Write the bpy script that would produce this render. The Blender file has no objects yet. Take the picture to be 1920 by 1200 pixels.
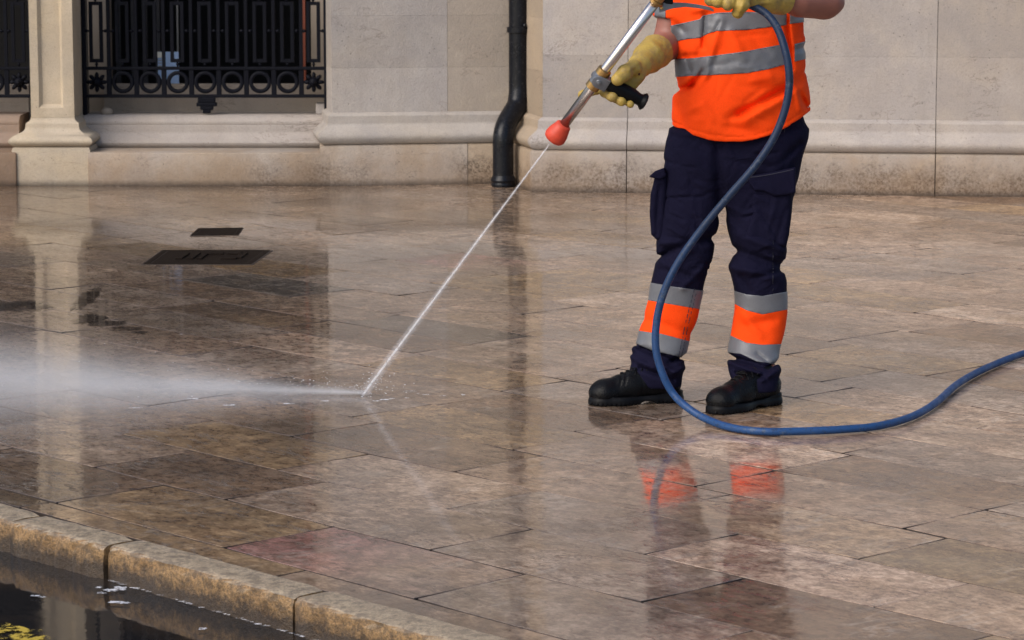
import bpy, bmesh, math, random
import numpy as np
from mathutils import Vector, Matrix
try:
    import openvdb as vdb
except ImportError:
    import pyopenvdb as vdb

sc = bpy.context.scene
C = sc.collection
R = math.radians
rnd = random.Random(7)

# ------------------------------------------------------------------ camera
F_PX, CAM_H = 5470.0, 1.55
PITCH = math.atan(796 / F_PX)
cam_d = bpy.data.cameras.new('camera')
cam = bpy.data.objects.new('camera', cam_d)
C.objects.link(cam)
cam.location = (0, 0, CAM_H)
cam.rotation_euler = (math.pi / 2 - PITCH, 0, 0)
cam_d.sensor_width = 36
cam_d.lens = 36 * F_PX / 1920
cam_d.clip_start = 0.1
cam_d.clip_end = 2000
cam_d.dof.use_dof = True
cam_d.dof.focus_distance = 8.8
cam_d.dof.aperture_fstop = 13
sc.camera = cam

# ------------------------------------------------------------------ light
SUN_EL, SUN_AZ = 40, 226          # azimuth: clockwise from +Y (behind the camera, to its left)
w = bpy.data.worlds.new('World')
sc.world = w
w.use_nodes = True
wn = w.node_tree
wn.nodes.clear()
sky = wn.nodes.new('ShaderNodeTexSky')
sky.sky_type = 'NISHITA'
sky.sun_disc = False
sky.sun_elevation = R(SUN_EL)
sky.sun_rotation = R(SUN_AZ)
sky.dust_density = 3.0
sky.air_density = 1.0
bg = wn.nodes.new('ShaderNodeBackground')
bg.inputs['Strength'].default_value = 0.15
wo = wn.nodes.new('ShaderNodeOutputWorld')
wn.links.new(sky.outputs[0], bg.inputs[0])
wn.links.new(bg.outputs[0], wo.inputs[0])
sun_d = bpy.data.lights.new('sun', 'SUN')
sun_d.energy = 1.5
sun_d.angle = R(45)
sun_d.color = (1.0, 0.975, 0.945)
sun = bpy.data.objects.new('sun', sun_d)
C.objects.link(sun)
_d = Vector((math.sin(R(SUN_AZ)) * math.cos(R(SUN_EL)), math.cos(R(SUN_AZ)) * math.cos(R(SUN_EL)), math.sin(R(SUN_EL))))
sun.rotation_euler = _d.to_track_quat('Z', 'Y').to_euler()
sc.view_settings.view_transform = 'Standard'
sc.view_settings.look = 'None'
sc.view_settings.exposure = 0.30
sc.view_settings.gamma = 1
sc.view_settings.use_curve_mapping = False
sc.render.engine = 'CYCLES'
sc.cycles.use_denoising = True
sc.cycles.volume_bounces = 3
sc.cycles.max_bounces = 8
sc.cycles.volume_max_steps = 128

# ------------------------------------------------------------------ measuring helpers
def ray(px, py):
    x = (px - 960) / F_PX
    y = -(py - 600) / F_PX
    return np.array([x, math.cos(PITCH) + y * math.sin(PITCH), -math.sin(PITCH) + y * math.cos(PITCH)])
def G(px, py, h=0.0):
    d = ray(px, py)
    t = (h - CAM_H) / d[2]
    return (d[0] * t, d[1] * t, h)
def P(px, py, Y):
    d = ray(px, py)
    t = Y / d[1]
    return (d[0] * t, Y, CAM_H + d[2] * t)
def to_px(X, Y, Z):
    c, s = math.cos(PITCH), math.sin(PITCH)
    zz = Z - CAM_H
    dep = Y * c - zz * s
    up = Y * s + zz * c
    return 960 + F_PX * X / dep, 600 - F_PX * up / dep
PA = math.atan2(.734, .68)
CU, SU = math.cos(PA), math.sin(PA)
def uv2w(u, v, z=0.0):                     # the paving's own axes: u along the kerb, v away from it
    return (u * CU + v * SU, 7.0 - u * SU + v * CU, z)
def w2uv(x, y):
    y -= 7.0
    return x * CU - y * SU, x * SU + y * CU

# ------------------------------------------------------------------ object helpers
def tag(o, label=None, cat=None, group=None, kind=None):
    if label: o['label'] = label
    if cat: o['category'] = cat
    if group: o['group'] = group
    if kind: o['kind'] = kind
    return o
def empty(name, loc=(0, 0, 0)):
    o = bpy.data.objects.new(name, None)
    o.empty_display_size = .1
    C.objects.link(o)
    o.location = loc
    return o
def link(name, me, mat=None, parent=None, smooth=False):
    o = bpy.data.objects.new(name, me)
    C.objects.link(o)
    if mat: me.materials.append(mat)
    if smooth and len(me.polygons):
        me.polygons.foreach_set('use_smooth', [True] * len(me.polygons))
    if parent:
        o.parent = parent
        o.location = -Vector(parent_origin(parent))
    return o
def parent_origin(p):
    v = Vector((0, 0, 0))
    while p:
        v += p.location
        p = p.parent
    return v
def pydata(name, vs, fs, mat=None, parent=None, smooth=False):
    me = bpy.data.meshes.new(name)
    me.from_pydata([tuple(map(float, v)) for v in vs], [], fs)
    me.update()
    return link(name, me, mat, parent, smooth)
def frombm(name, bm, mat=None, parent=None, smooth=False, recalc=True):
    if recalc: bmesh.ops.recalc_face_normals(bm, faces=bm.faces)
    me = bpy.data.meshes.new(name)
    bm.to_mesh(me)
    bm.free()
    return link(name, me, mat, parent, smooth)
def bm_box(bm, x0, x1, y0, y1, z0, z1, bevel=0.0, rot=None, seg=2):
    vs = [bm.verts.new((x, y, z)) for x in (x0, x1) for y in (y0, y1) for z in (z0, z1)]
    q = [(0, 1, 3, 2), (4, 6, 7, 5), (0, 4, 5, 1), (2, 3, 7, 6), (0, 2, 6, 4), (1, 5, 7, 3)]
    fs = [bm.faces.new([vs[i] for i in f]) for f in q]
    if bevel > 0:
        es = list({e for f in fs for e in f.edges})
        bmesh.ops.bevel(bm, geom=es, offset=bevel, segments=seg, profile=.5, affect='EDGES')
def box(name, x0, x1, y0, y1, z0, z1, mat, parent=None, bevel=0.0, smooth=False):
    bm = bmesh.new()
    bm_box(bm, x0, x1, y0, y1, z0, z1, bevel)
    return frombm(name, bm, mat, parent, smooth)
def catmull(pts, n=6):
    pts = [np.array(p, float) for p in pts]
    out = []
    for i in range(len(pts) - 1):
        p0 = pts[max(i - 1, 0)]; p1 = pts[i]; p2 = pts[i + 1]; p3 = pts[min(i + 2, len(pts) - 1)]
        for k in range(n):
            t = k / n
            out.append(.5 * ((2 * p1) + (-p0 + p2) * t + (2 * p0 - 5 * p1 + 4 * p2 - p3) * t * t + (-p0 + 3 * p1 - 3 * p2 + p3) * t ** 3))
    out.append(pts[-1])
    return out
def tube_bm(bm, pts, rad, seg=12, caps=True, start_up=None):
    pts = [Vector(p) for p in pts]
    n = len(pts)
    rr = rad if hasattr(rad, '__len__') else [rad] * n
    T = []
    for i in range(n):
        t = pts[min(i + 1, n - 1)] - pts[max(i - 1, 0)]
        T.append(t.normalized())
    up = Vector(start_up) if start_up else Vector((0, 0, 1))
    if abs(T[0].dot(up)) > .95: up = Vector((0, 1, 0))
    N = (up - T[0] * up.dot(T[0])).normalized()
    rings = []
    for i in range(n):
        N = (N - T[i] * N.dot(T[i])).normalized()
        B = T[i].cross(N)
        rings.append([bm.verts.new(pts[i] + (N * math.cos(a) + B * math.sin(a)) * rr[i]) for a in [2 * math.pi * k / seg for k in range(seg)]])
    for i in range(n - 1):
        for k in range(seg):
            bm.faces.new((rings[i][k], rings[i][(k + 1) % seg], rings[i + 1][(k + 1) % seg], rings[i + 1][k]))
    if caps:
        bm.faces.new(rings[0][::-1])
        bm.faces.new(rings[-1])
def tube(name, pts, rad, mat, parent=None, seg=12, smooth=True, caps=True):
    bm = bmesh.new()
    tube_bm(bm, pts, rad, seg, caps)
    o = frombm(name, bm, mat, parent, smooth)
    return o
def lathe_bm(bm, a, b, prof, seg=24):      # prof: (distance along a->b in m, radius)
    a = Vector(a); b = Vector(b); d = (b - a).normalized()
    pts = [a + d * s for s, r in prof]
    up = Vector((0, 0, 1)) if abs(d.z) < .95 else Vector((0, 1, 0))
    N = (up - d * up.dot(d)).normalized(); B = d.cross(N)
    rings = [[bm.verts.new(p + (N * math.cos(t) + B * math.sin(t)) * r) for t in [2 * math.pi * k / seg for k in range(seg)]] for p, (s, r) in zip(pts, prof)]
    for i in range(len(rings) - 1):
        for k in range(seg):
            bm.faces.new((rings[i][k], rings[i][(k + 1) % seg], rings[i + 1][(k + 1) % seg], rings[i + 1][k]))
    bm.faces.new(rings[0][::-1]); bm.faces.new(rings[-1])
def lathe(name, a, b, prof, mat, parent=None, seg=24, smooth=True):
    bm = bmesh.new()
    lathe_bm(bm, a, b, prof, seg)
    o = frombm(name, bm, mat, parent, smooth)
    if smooth: sharpen(o)
    return o
def sharpen(o, ang=38):
    o.data.set_sharp_from_angle(angle=R(ang)) if hasattr(o.data, 'set_sharp_from_angle') else None

# ------------------------------------------------------------------ materials
def new_mat(name):
    m = bpy.data.materials.new(name)
    m.use_nodes = True
    nt = m.node_tree
    b = nt.nodes['Principled BSDF']
    return m, nt, b
def N_(nt, t, **kw):
    n = nt.nodes.new(t)
    for k, v in kw.items():
        if k in n.inputs: n.inputs[k].default_value = v
        else: setattr(n, k, v)
    return n
def noise(nt, vec, scale, detail=4, rough=.55, dist=0.0):
    n = N_(nt, 'ShaderNodeTexNoise', Scale=scale, Detail=detail, Roughness=rough, Distortion=dist)
    if vec is not None: nt.links.new(vec, n.inputs['Vector'])
    return n.outputs['Fac']
def ramp(nt, fac, stops):
    r = nt.nodes.new('ShaderNodeValToRGB')
    while len(r.color_ramp.elements) < len(stops): r.color_ramp.elements.new(.5)
    for e, (p, c) in zip(r.color_ramp.elements, stops):
        e.position = p
        e.color = (c, c, c, 1) if not hasattr(c, '__len__') else (*c, 1)
    nt.links.new(fac, r.inputs[0])
    return r.outputs[0]
def mix(nt, fac, a, b, mode='MIX'):
    n = nt.nodes.new('ShaderNodeMix')
    n.data_type = 'RGBA'
    n.blend_type = mode
    for s, v in ((n.inputs[0], fac), (n.inputs[6], a), (n.inputs[7], b)):
        if hasattr(v, 'is_linked'): nt.links.new(v, s)
        elif hasattr(v, '__len__'): s.default_value = (*v, 1)
        else: s.default_value = v
    return n.outputs[2]
def math_(nt, op, a, b=None, clamp=False):
    n = nt.nodes.new('ShaderNodeMath')
    n.operation = op
    n.use_clamp = clamp
    for i, v in enumerate((a, b)):
        if v is None: continue
        if hasattr(v, 'is_linked'): nt.links.new(v, n.inputs[i])
        else: n.inputs[i].default_value = v
    return n.outputs[0]
def bump(nt, h, strength, dist=.002, normal=None):
    n = N_(nt, 'ShaderNodeBump', Strength=strength, Distance=dist)
    nt.links.new(h, n.inputs['Height'])
    if normal is not None: nt.links.new(normal, n.inputs['Normal'])
    return n.outputs[0]
def coord(nt, which='Object', scale=None, offset_random=False):
    tc = nt.nodes.new('ShaderNodeTexCoord')
    o = tc.outputs[which]
    if scale or offset_random:
        mp = nt.nodes.new('ShaderNodeMapping')
        if scale: mp.inputs['Scale'].default_value = scale
        nt.links.new(o, mp.inputs['Vector'])
        if offset_random:
            oi = nt.nodes.new('ShaderNodeObjectInfo')
            k = math_(nt, 'MULTIPLY', oi.outputs['Random'], 37.0)
            cb = nt.nodes.new('ShaderNodeCombineXYZ')
            for i in range(3): nt.links.new(k, cb.inputs[i])
            nt.links.new(cb.outputs[0], mp.inputs['Location'])
        o = mp.outputs[0]
    return o
def simple(name, col, rough=.5, metal=0.0, nscale=30, var=.15, bstr=.1, bscale=200, bdist=.001, sheen=0.0, coat=0.0, spec=None):
    m, nt, b = new_mat(name)
    v = coord(nt)
    f = noise(nt, v, nscale)
    c = mix(nt, f, tuple(x * (1 - var) for x in col), tuple(min(1, x * (1 + var)) for x in col))
    nt.links.new(c, b.inputs['Base Color'])
    b.inputs['Roughness'].default_value = rough
    b.inputs['Metallic'].default_value = metal
    if sheen:
        b.inputs['Sheen Weight'].default_value = sheen
    if coat:
        b.inputs['Coat Weight'].default_value = coat
    if spec is not None: b.inputs['Specular IOR Level'].default_value = spec
    if bstr: nt.links.new(bump(nt, noise(nt, v, bscale, 3), bstr, bdist), b.inputs['Normal'])
    return m

def make_limestone(name, base, warm, grime=0.0):
    m, nt, b = new_mat(name)
    g = nt.nodes.new('ShaderNodeNewGeometry')
    pos = g.outputs['Position']
    oi = nt.nodes.new('ShaderNodeObjectInfo')
    big = noise(nt, pos, 1.6, 5, .6)
    mid = noise(nt, pos, 7, 6, .65, .4)
    fine = noise(nt, pos, 130, 4, .7)
    c = mix(nt, ramp(nt, big, [(.38, 0), (.62, 1)]), base, warm)
    c = mix(nt, ramp(nt, noise(nt, pos, 2.7, 4, .6, .6), [(.44, .5), (.58, 0)]), c, tuple(x * k for x, k in zip(base, (.80, .80, .83))))
    c = mix(nt, ramp(nt, noise(nt, pos, 3.4, 5, .6), [(.55, 0), (.70, .5)]), c, tuple(min(1, x * 1.18) for x in base))
    c = mix(nt, ramp(nt, mid, [(.3, .45), (.75, 0)]), c, tuple(x * .72 for x in base))
    c = mix(nt, .5, c, mix(nt, 1.0, c, oi.outputs['Color'], 'MULTIPLY'))
    c = mix(nt, 1.0, c, oi.outputs['Color'], 'MULTIPLY')
    c = mix(nt, ramp(nt, fine, [(.30, .42), (.52, 0)]), c, tuple(x * .5 for x in base))
    # vertical run-off stains
    mp = nt.nodes.new('ShaderNodeMapping'); mp.inputs['Scale'].default_value = (9, 9, .9)
    nt.links.new(pos, mp.inputs['Vector'])
    st = noise(nt, mp.outputs[0], 1.0, 5, .6)
    c = mix(nt, ramp(nt, st, [(.52, 0), (.75, .28)]), c, tuple(x * .6 for x in warm))
    # pits
    vo = N_(nt, 'ShaderNodeTexVoronoi', Scale=42.0)
    nt.links.new(pos, vo.inputs['Vector'])
    pit = ramp(nt, vo.outputs['Distance'], [(.05, 1), (.13, 0)])
    pm = math_(nt, 'MULTIPLY', pit, ramp(nt, noise(nt, pos, 5, 2), [(.5, 0), (.6, .85)]))
    c = mix(nt, pm, c, (.07, .05, .04))
    # hairline cracks, more level than upright
    mp2 = nt.nodes.new('ShaderNodeMapping'); mp2.inputs['Scale'].default_value = (1.0, 1.0, 2.6)
    nt.links.new(pos, mp2.inputs['Vector'])
    cr = noise(nt, mp2.outputs[0], 2.3, 8, .62, .5)
    ca = math_(nt, 'ABSOLUTE', math_(nt, 'SUBTRACT', cr, .5))
    crk = math_(nt, 'MULTIPLY', ramp(nt, ca, [(0, 1), (.006, 0)]), ramp(nt, noise(nt, pos, 3.1, 2), [(.5, 0), (.62, .6)]))
    c = mix(nt, crk, c, (.10, .075, .06))
    if grime:
        sx = nt.nodes.new('ShaderNodeSeparateXYZ'); nt.links.new(pos, sx.inputs[0])
        z = sx.outputs[2]
        gm = math_(nt, 'SUBTRACT', math_(nt, 'MULTIPLY', noise(nt, pos, 6, 8, .75), .62), math_(nt, 'MULTIPLY', z, 1.1))
        gm = math_(nt, 'MULTIPLY', ramp(nt, gm, [(.10, 0), (.25, 1)]), ramp(nt, math_(nt, 'ADD', noise(nt, pos, 1.7, 3), math_(nt, 'MULTIPLY', sx.outputs[0], .12)), [(.40, .15), (.56, 1)]))
        sp = ramp(nt, noise(nt, pos, 70, 4, .8), [(.42, .15), (.62, .95)])
        c = mix(nt, math_(nt, 'MULTIPLY', math_(nt, 'MULTIPLY', gm, sp), grime), c, (.055, .040, .032))
        soft = math_(nt, 'SUBTRACT', math_(nt, 'MULTIPLY', noise(nt, pos, 3.2, 5, .7), .75), math_(nt, 'MULTIPLY', z, 1.3))
        c = mix(nt, ramp(nt, soft, [(.08, 0), (.36, .45 * grime)]), c, (.20, .125, .07))
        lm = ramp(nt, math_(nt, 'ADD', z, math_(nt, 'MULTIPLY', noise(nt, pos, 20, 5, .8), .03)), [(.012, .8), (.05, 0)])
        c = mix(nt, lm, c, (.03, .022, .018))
    nt.links.new(c, b.inputs['Base Color'])
    b.inputs['Roughness'].default_value = .82
    b.inputs['Specular IOR Level'].default_value = .3
    h = math_(nt, 'SUBTRACT', math_(nt, 'ADD', noise(nt, pos, 120, 4, .75), math_(nt, 'MULTIPLY', noise(nt, pos, 25, 4), 1.0)), math_(nt, 'MULTIPLY', pm, 1.5))
    nt.links.new(bump(nt, h, .7, .005), b.inputs['Normal'])
    return m
M = {}
M['wall'] = make_limestone('limestone_wall', (.415, .385, .368), (.44, .385, .33))
M['plinth'] = make_limestone('limestone_plinth', (.42, .375, .335), (.41, .325, .24), 1.0)
M['cream'] = make_limestone('limestone_cream', (.50, .43, .34), (.52, .42, .29), .35)

def make_paving(name):
    m, nt, b = new_mat(name)
    v = coord(nt, 'Object', offset_random=True)
    vo_ = coord(nt, 'Object')
    g = nt.nodes.new('ShaderNodeNewGeometry'); pos = g.outputs['Position']
    oi = nt.nodes.new('ShaderNodeObjectInfo')
    so = nt.nodes.new('ShaderNodeSeparateXYZ'); nt.links.new(vo_, so.inputs[0])
    colr = mix(nt, 1.0, oi.outputs['Color'], (.77, .62, .485), 'MULTIPLY')
    # rosy end of the few pink slabs (their object colour has alpha 0)
    pinkm = ramp(nt, math_(nt, 'ADD', math_(nt, 'MULTIPLY', so.outputs[0], -1.3), noise(nt, v, 5, 5, .6)), [(.25, 0), (.80, .9)])
    colr = mix(nt, math_(nt, 'MULTIPLY', pinkm, math_(nt, 'SUBTRACT', 1.0, oi.outputs['Alpha'])), colr, (.34, .15, .12))
    n1 = noise(nt, v, 4.5, 6, .62, .8)
    n2 = noise(nt, v, 19, 5, .65, .5)
    n3 = noise(nt, v, 120, 3, .7)
    n4 = noise(nt, math_vec(nt, v, (1, 1.6, 1)), 46, 5, .72, .3)
    def dev(n, k): return math_(nt, 'MULTIPLY', math_(nt, 'SUBTRACT', n, .5), k)
    t = math_(nt, 'ADD', 1.0, math_(nt, 'ADD', math_(nt, 'ADD', dev(n1, 1.9), dev(n2, 2.3)), math_(nt, 'ADD', dev(n4, 2.7), dev(n3, 1.5))))
    t = math_(nt, 'MINIMUM', math_(nt, 'MAXIMUM', t, .28), 1.75)
    cb = nt.nodes.new('ShaderNodeCombineXYZ')
    for i, p_ in enumerate((.85, 1.0, 1.12)): nt.links.new(math_(nt, 'POWER', t, p_), cb.inputs[i])
    c = mix(nt, 1.0, colr, cb.outputs[0], 'MULTIPLY')
    # ochre clouding, brown flecks on some slabs
    c = mix(nt, ramp(nt, noise(nt, v, 3.1, 4, .6), [(.52, 0), (.70, .5)]), c, (.27, .165, .075))
    flk = ramp(nt, noise(nt, math_vec(nt, v, (1.0, 2.2, 1)), 21, 5, .7, 1.0), [(.56, 0), (.60, .85)])
    oc = math_(nt, 'FRACT', math_(nt, 'MULTIPLY', oi.outputs['Random'], 7.31))
    flk = math_(nt, 'MULTIPLY', flk, math_(nt, 'MULTIPLY', ramp(nt, oc, [(.45, .15), (.75, 1)]), ramp(nt, noise(nt, v, 3.3, 3), [(.40, 0), (.55, 1)])))
    c = mix(nt, flk, c, (.10, .05, .022))
    # veins and cracks
    wv = noise(nt, math_vec(nt, v, (1, 5, 4)), 2.4, 8, .65, 1.2)
    va = math_(nt, 'ABSOLUTE', math_(nt, 'SUBTRACT', wv, .5))
    vein = math_(nt, 'MULTIPLY', ramp(nt, va, [(0, 1), (.011, 0)]), ramp(nt, noise(nt, v, 6, 3), [(.40, 0), (.52, 1)]))
    c = mix(nt, vein, c, (.045, .028, .018))
    wv2 = noise(nt, math_vec(nt, v, (6, 1.2, 2)), 2.0, 7, .6, 1.5)
    v2 = math_(nt, 'MULTIPLY', ramp(nt, math_(nt, 'ABSOLUTE', math_(nt, 'SUBTRACT', wv2, .5)), [(0, .7), (.03, 0)]), ramp(nt, noise(nt, v, 4, 3), [(.5, 0), (.6, .7)]))
    c = mix(nt, v2, c, (.46, .40, .34))
    # wandering dirt over the whole pavement
    c = mix(nt, ramp(nt, noise(nt, pos, 1.1, 6, .65), [(.46, 0), (.66, .55)]), c, (.125, .085, .055))
    nt.links.new(c, b.inputs['Base Color'])
    b.inputs['Roughness'].default_value = .5
    b.inputs['Specular IOR Level'].default_value = .4
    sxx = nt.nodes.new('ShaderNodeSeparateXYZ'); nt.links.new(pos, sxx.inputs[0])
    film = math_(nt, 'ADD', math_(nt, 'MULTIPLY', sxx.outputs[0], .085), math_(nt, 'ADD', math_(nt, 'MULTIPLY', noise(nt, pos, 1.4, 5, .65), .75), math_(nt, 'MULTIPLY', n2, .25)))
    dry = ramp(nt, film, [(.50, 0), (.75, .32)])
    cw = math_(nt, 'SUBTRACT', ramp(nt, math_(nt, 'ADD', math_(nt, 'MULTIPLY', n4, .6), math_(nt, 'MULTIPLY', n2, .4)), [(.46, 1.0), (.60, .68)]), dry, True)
    wet_refl = ramp(nt, film, [(.38, .52), (.66, 1.12)])  # wet stone darkening; its leftward part paints in the window's dark reflection
    nt.links.new(mix(nt, 1.0, c, wet_refl, 'MULTIPLY'), b.inputs['Base Color'])
    nt.links.new(cw, b.inputs['Coat Weight'])
    b.inputs['Coat IOR'].default_value = 1.85
    nt.links.new(ramp(nt, film, [(.44, .008), (.74, .15)]), b.inputs['Coat Roughness'])
    pk = math_(nt, 'ADD', vein, flk)
    nrm = bump(nt, math_(nt, 'ADD', n3, math_(nt, 'SUBTRACT', math_(nt, 'MULTIPLY', n2, 1.5), pk)), .4, .002)
    nt.links.new(nrm, b.inputs['Normal'])
    rip = math_(nt, 'ADD', noise(nt, pos, 22, 3, .5), math_(nt, 'SUBTRACT', math_(nt, 'MULTIPLY', noise(nt, pos, 110, 2, .5), .25), math_(nt, 'MULTIPLY', pk, .4)))
    nt.links.new(bump(nt, rip, .15, .0022), b.inputs['Coat Normal'])
    return m
def math_vec(nt, v, s):
    mp = nt.nodes.new('ShaderNodeMapping'); mp.inputs['Scale'].default_value = s
    mp.inputs['Location'].default_value = s
    nt.links.new(v, mp.inputs['Vector'])
    return mp.outputs[0]
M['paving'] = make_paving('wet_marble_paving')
M['joint'] = simple('joint_dirt', (.035, .025, .02), .6, nscale=20, bstr=.3)
def make_kerb():
    m, nt, b = new_mat('wet_sandstone_kerb')
    v = coord(nt, 'Object', offset_random=True)
    g = nt.nodes.new('ShaderNodeNewGeometry'); pos = g.outputs['Position']
    sx = nt.nodes.new('ShaderNodeSeparateXYZ'); nt.links.new(pos, sx.inputs[0])
    n1 = noise(nt, v, 9, 6, .7, .4)
    n2 = noise(nt, v, 34, 6, .7)
    face = mix(nt, n1, (.25, .135, .048), (.40, .25, .11))
    face = mix(nt, ramp(nt, n2, [(.40, .75), (.53, 0)]), face, (.085, .048, .02))
    face = mix(nt, ramp(nt, noise(nt, v, 120, 4, .8), [(.42, .7), (.52, 0)]), face, (.07, .045, .022))
    alg = ramp(nt, math_(nt, 'ADD', sx.outputs[2], math_(nt, 'MULTIPLY', noise(nt, pos, 30, 5, .8), .06)), [(-.035 + .035, .8), (.02, 0)])
    face = mix(nt, ramp(nt, math_(nt, 'MULTIPLY', math_(nt, 'ADD', sx.outputs[2], math_(nt, 'MULTIPLY', math_(nt, 'SUBTRACT', noise(nt, pos, 26, 6, .8), .5), .11)), -10), [(.28, 0), (.62, .92)]), face, (.03, .018, .010))
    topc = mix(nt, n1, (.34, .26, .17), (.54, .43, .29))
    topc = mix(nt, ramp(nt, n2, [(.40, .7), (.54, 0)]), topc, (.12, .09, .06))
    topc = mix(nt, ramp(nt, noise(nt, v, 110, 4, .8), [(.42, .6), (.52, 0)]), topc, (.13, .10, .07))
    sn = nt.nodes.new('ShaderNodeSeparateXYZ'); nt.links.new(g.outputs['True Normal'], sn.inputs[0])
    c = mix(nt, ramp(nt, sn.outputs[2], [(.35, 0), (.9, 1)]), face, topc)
    nt.links.new(c, b.inputs['Base Color'])
    b.inputs['Roughness'].default_value = .5
    b.inputs['Coat Weight'].default_value = .8
    b.inputs['Coat IOR'].default_value = 1.33
    b.inputs['Coat Roughness'].default_value = .14
    h = math_(nt, 'ADD', n2, math_(nt, 'MULTIPLY', n1, 1.5))
    h = math_(nt, 'ADD', h, math_(nt, 'MULTIPLY', noise(nt, v, 140, 4, .75), .8))
    nb = bump(nt, h, .9, .006)
    nt.links.new(nb, b.inputs['Normal'])
    nt.links.new(bump(nt, h, .35, .004), b.inputs['Coat Normal'])
    return m
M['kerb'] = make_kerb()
def make_road():
    m, nt, b = new_mat('wet_asphalt_under_water')
    g = nt.nodes.new('ShaderNodeNewGeometry'); pos = g.outputs['Position']
    c = mix(nt, ramp(nt, noise(nt, pos, 120, 3, .7), [(.4, 0), (.7, 1)]), (.010, .010, .011), (.024, .022, .022))
    c = mix(nt, ramp(nt, noise(nt, pos, 2.2, 5), [(.45, 0), (.65, .6)]), c, (.045, .030, .019))
    nt.links.new(c, b.inputs['Base Color'])
    b.inputs['Roughness'].default_value = .6
    b.inputs['Specular IOR Level'].default_value = 0.0
    b.inputs['Coat Weight'].default_value = 1.0
    b.inputs['Coat IOR'].default_value = 1.4
    nt.links.new(ramp(nt, noise(nt, pos, 3, 4), [(.42, .01), (.66, .09)]), b.inputs['Coat Roughness'])
    nt.links.new(bump(nt, noise(nt, pos, 14, 3), .05, .003), b.inputs['Coat Normal'])
    nt.links.new(bump(nt, noise(nt, pos, 160, 3), .5, .004), b.inputs['Normal'])
    return m
M['road'] = make_road()
M['ground'] = simple('far_asphalt', (.06, .057, .053), .8, nscale=3, bscale=60)
def make_paint():
    m, nt, b = new_mat('worn_yellow_paint')
    g = nt.nodes.new('ShaderNodeNewGeometry'); pos = g.outputs['Position']
    f = ramp(nt, noise(nt, pos, 26, 6, .8), [(.50, 0), (.54, 1)])
    c = mix(nt, noise(nt, pos, 60, 4), (.40, .27, .02), (.54, .40, .05))
    nt.links.new(f, b.inputs['Alpha'])
    nt.links.new(c, b.inputs['Base Color'])
    b.inputs['Roughness'].default_value = .4
    nt.links.new(bump(nt, f, .5, .003), b.inputs['Normal'])
    return m
M['yellow_paint'] = make_paint()
M['iron'] = simple('painted_wrought_iron', (.004, .0045, .008), .55, spec=.1, nscale=40, bstr=.3, bscale=90, bdist=.002)
def make_pipe():
    m, nt, b = new_mat('black_painted_cast_iron')
    v = coord(nt)
    c = mix(nt, ramp(nt, noise(nt, v, 60, 5, .7), [(.55, 0), (.72, 1)]), (.004, .005, .008), (.03, .03, .034))
    nt.links.new(c, b.inputs['Base Color'])
    nt.links.new(ramp(nt, noise(nt, v, 9, 4), [(.3, .22), (.7, .38)]), b.inputs['Roughness'])
    b.inputs['Specular IOR Level'].default_value = .22
    nt.links.new(bump(nt, noise(nt, v, 30, 4), .25, .004), b.inputs['Normal'])
    return m
M['pipe'] = make_pipe()
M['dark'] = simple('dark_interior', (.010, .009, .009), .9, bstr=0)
M['int_stone'] = simple('interior_beige_render', (.24, .20, .16), .8, nscale=5)
M['int_grey'] = simple('interior_grey_panel', (.055, .05, .05), .7, nscale=5)
M['red_wood'] = simple('red_brown_wood', (.16, .035, .015), .5, nscale=12)
M['blue_card'] = simple('pale_blue_board', (.42, .58, .85), .5, nscale=4, var=.06, bstr=0)
M['white_card'] = simple('cream_board', (.8, .78, .68), .5, nscale=4, var=.05, bstr=0)
M['grey_pole'] = simple('grey_pole_paint', (.38, .37, .35), .5)

def cloth(name, col, col2=None, rough=.8, sheen=.2, weave=700, ws=.25, fold=0.0, spec=.25):
    m, nt, b = new_mat(name)
    v = coord(nt)
    c = mix(nt, noise(nt, v, 9, 5, .6), tuple(x * .86 for x in col), col2 or tuple(min(1, x * 1.1) for x in col))
    c = mix(nt, ramp(nt, noise(nt, v, 260, 2), [(.3, .18), (.6, 0)]), c, tuple(x * .5 for x in col))
    nt.links.new(c, b.inputs['Base Color'])
    b.inputs['Roughness'].default_value = rough
    b.inputs['Specular IOR Level'].default_value = spec
    b.inputs['Sheen Weight'].default_value = sheen
    b.inputs['Sheen Roughness'].default_value = .5
    nb = bump(nt, noise(nt, v, weave, 2, .5), ws, .0006)
    if fold: nb = bump(nt, noise(nt, v, 11, 4, .5, .9), fold, .02, nb)
    nt.links.new(nb, b.inputs['Normal'])
    return m
M['orange'] = cloth('hi_vis_orange', (1.0, .062, .003), (1.0, .080, .006), .8, .0, fold=.16, spec=.12)
M['navy'] = cloth('navy_twill', (.0050, .0046, .015), (.0085, .0078, .025), .85, .0, fold=.7, spec=.08)
M['band'] = cloth('grey_reflective_tape', (.115, .12, .132), (.145, .15, .168), .42, .05, ws=.12, fold=.08, spec=.5)
M['stitch'] = simple('grey_stitching', (.07, .07, .08), .8, bstr=0)
M['seam'] = simple('dark_seam_thread', (.02, .02, .035), .8, bstr=0)
def make_skin():
    m, nt, b = new_mat('skin')
    v = coord(nt)
    c = mix(nt, noise(nt, v, 14, 5), (.21, .075, .052), (.31, .125, .09))
    nt.links.new(c, b.inputs['Base Color'])
    b.inputs['Roughness'].default_value = .5
    b.inputs['Subsurface Weight'].default_value = .12
    b.inputs['Subsurface Radius'].default_value = (.01, .004, .002)
    nt.links.new(bump(nt, noise(nt, v, 220, 3), .15, .001), b.inputs['Normal'])
    return m
M['skin'] = make_skin()
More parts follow.
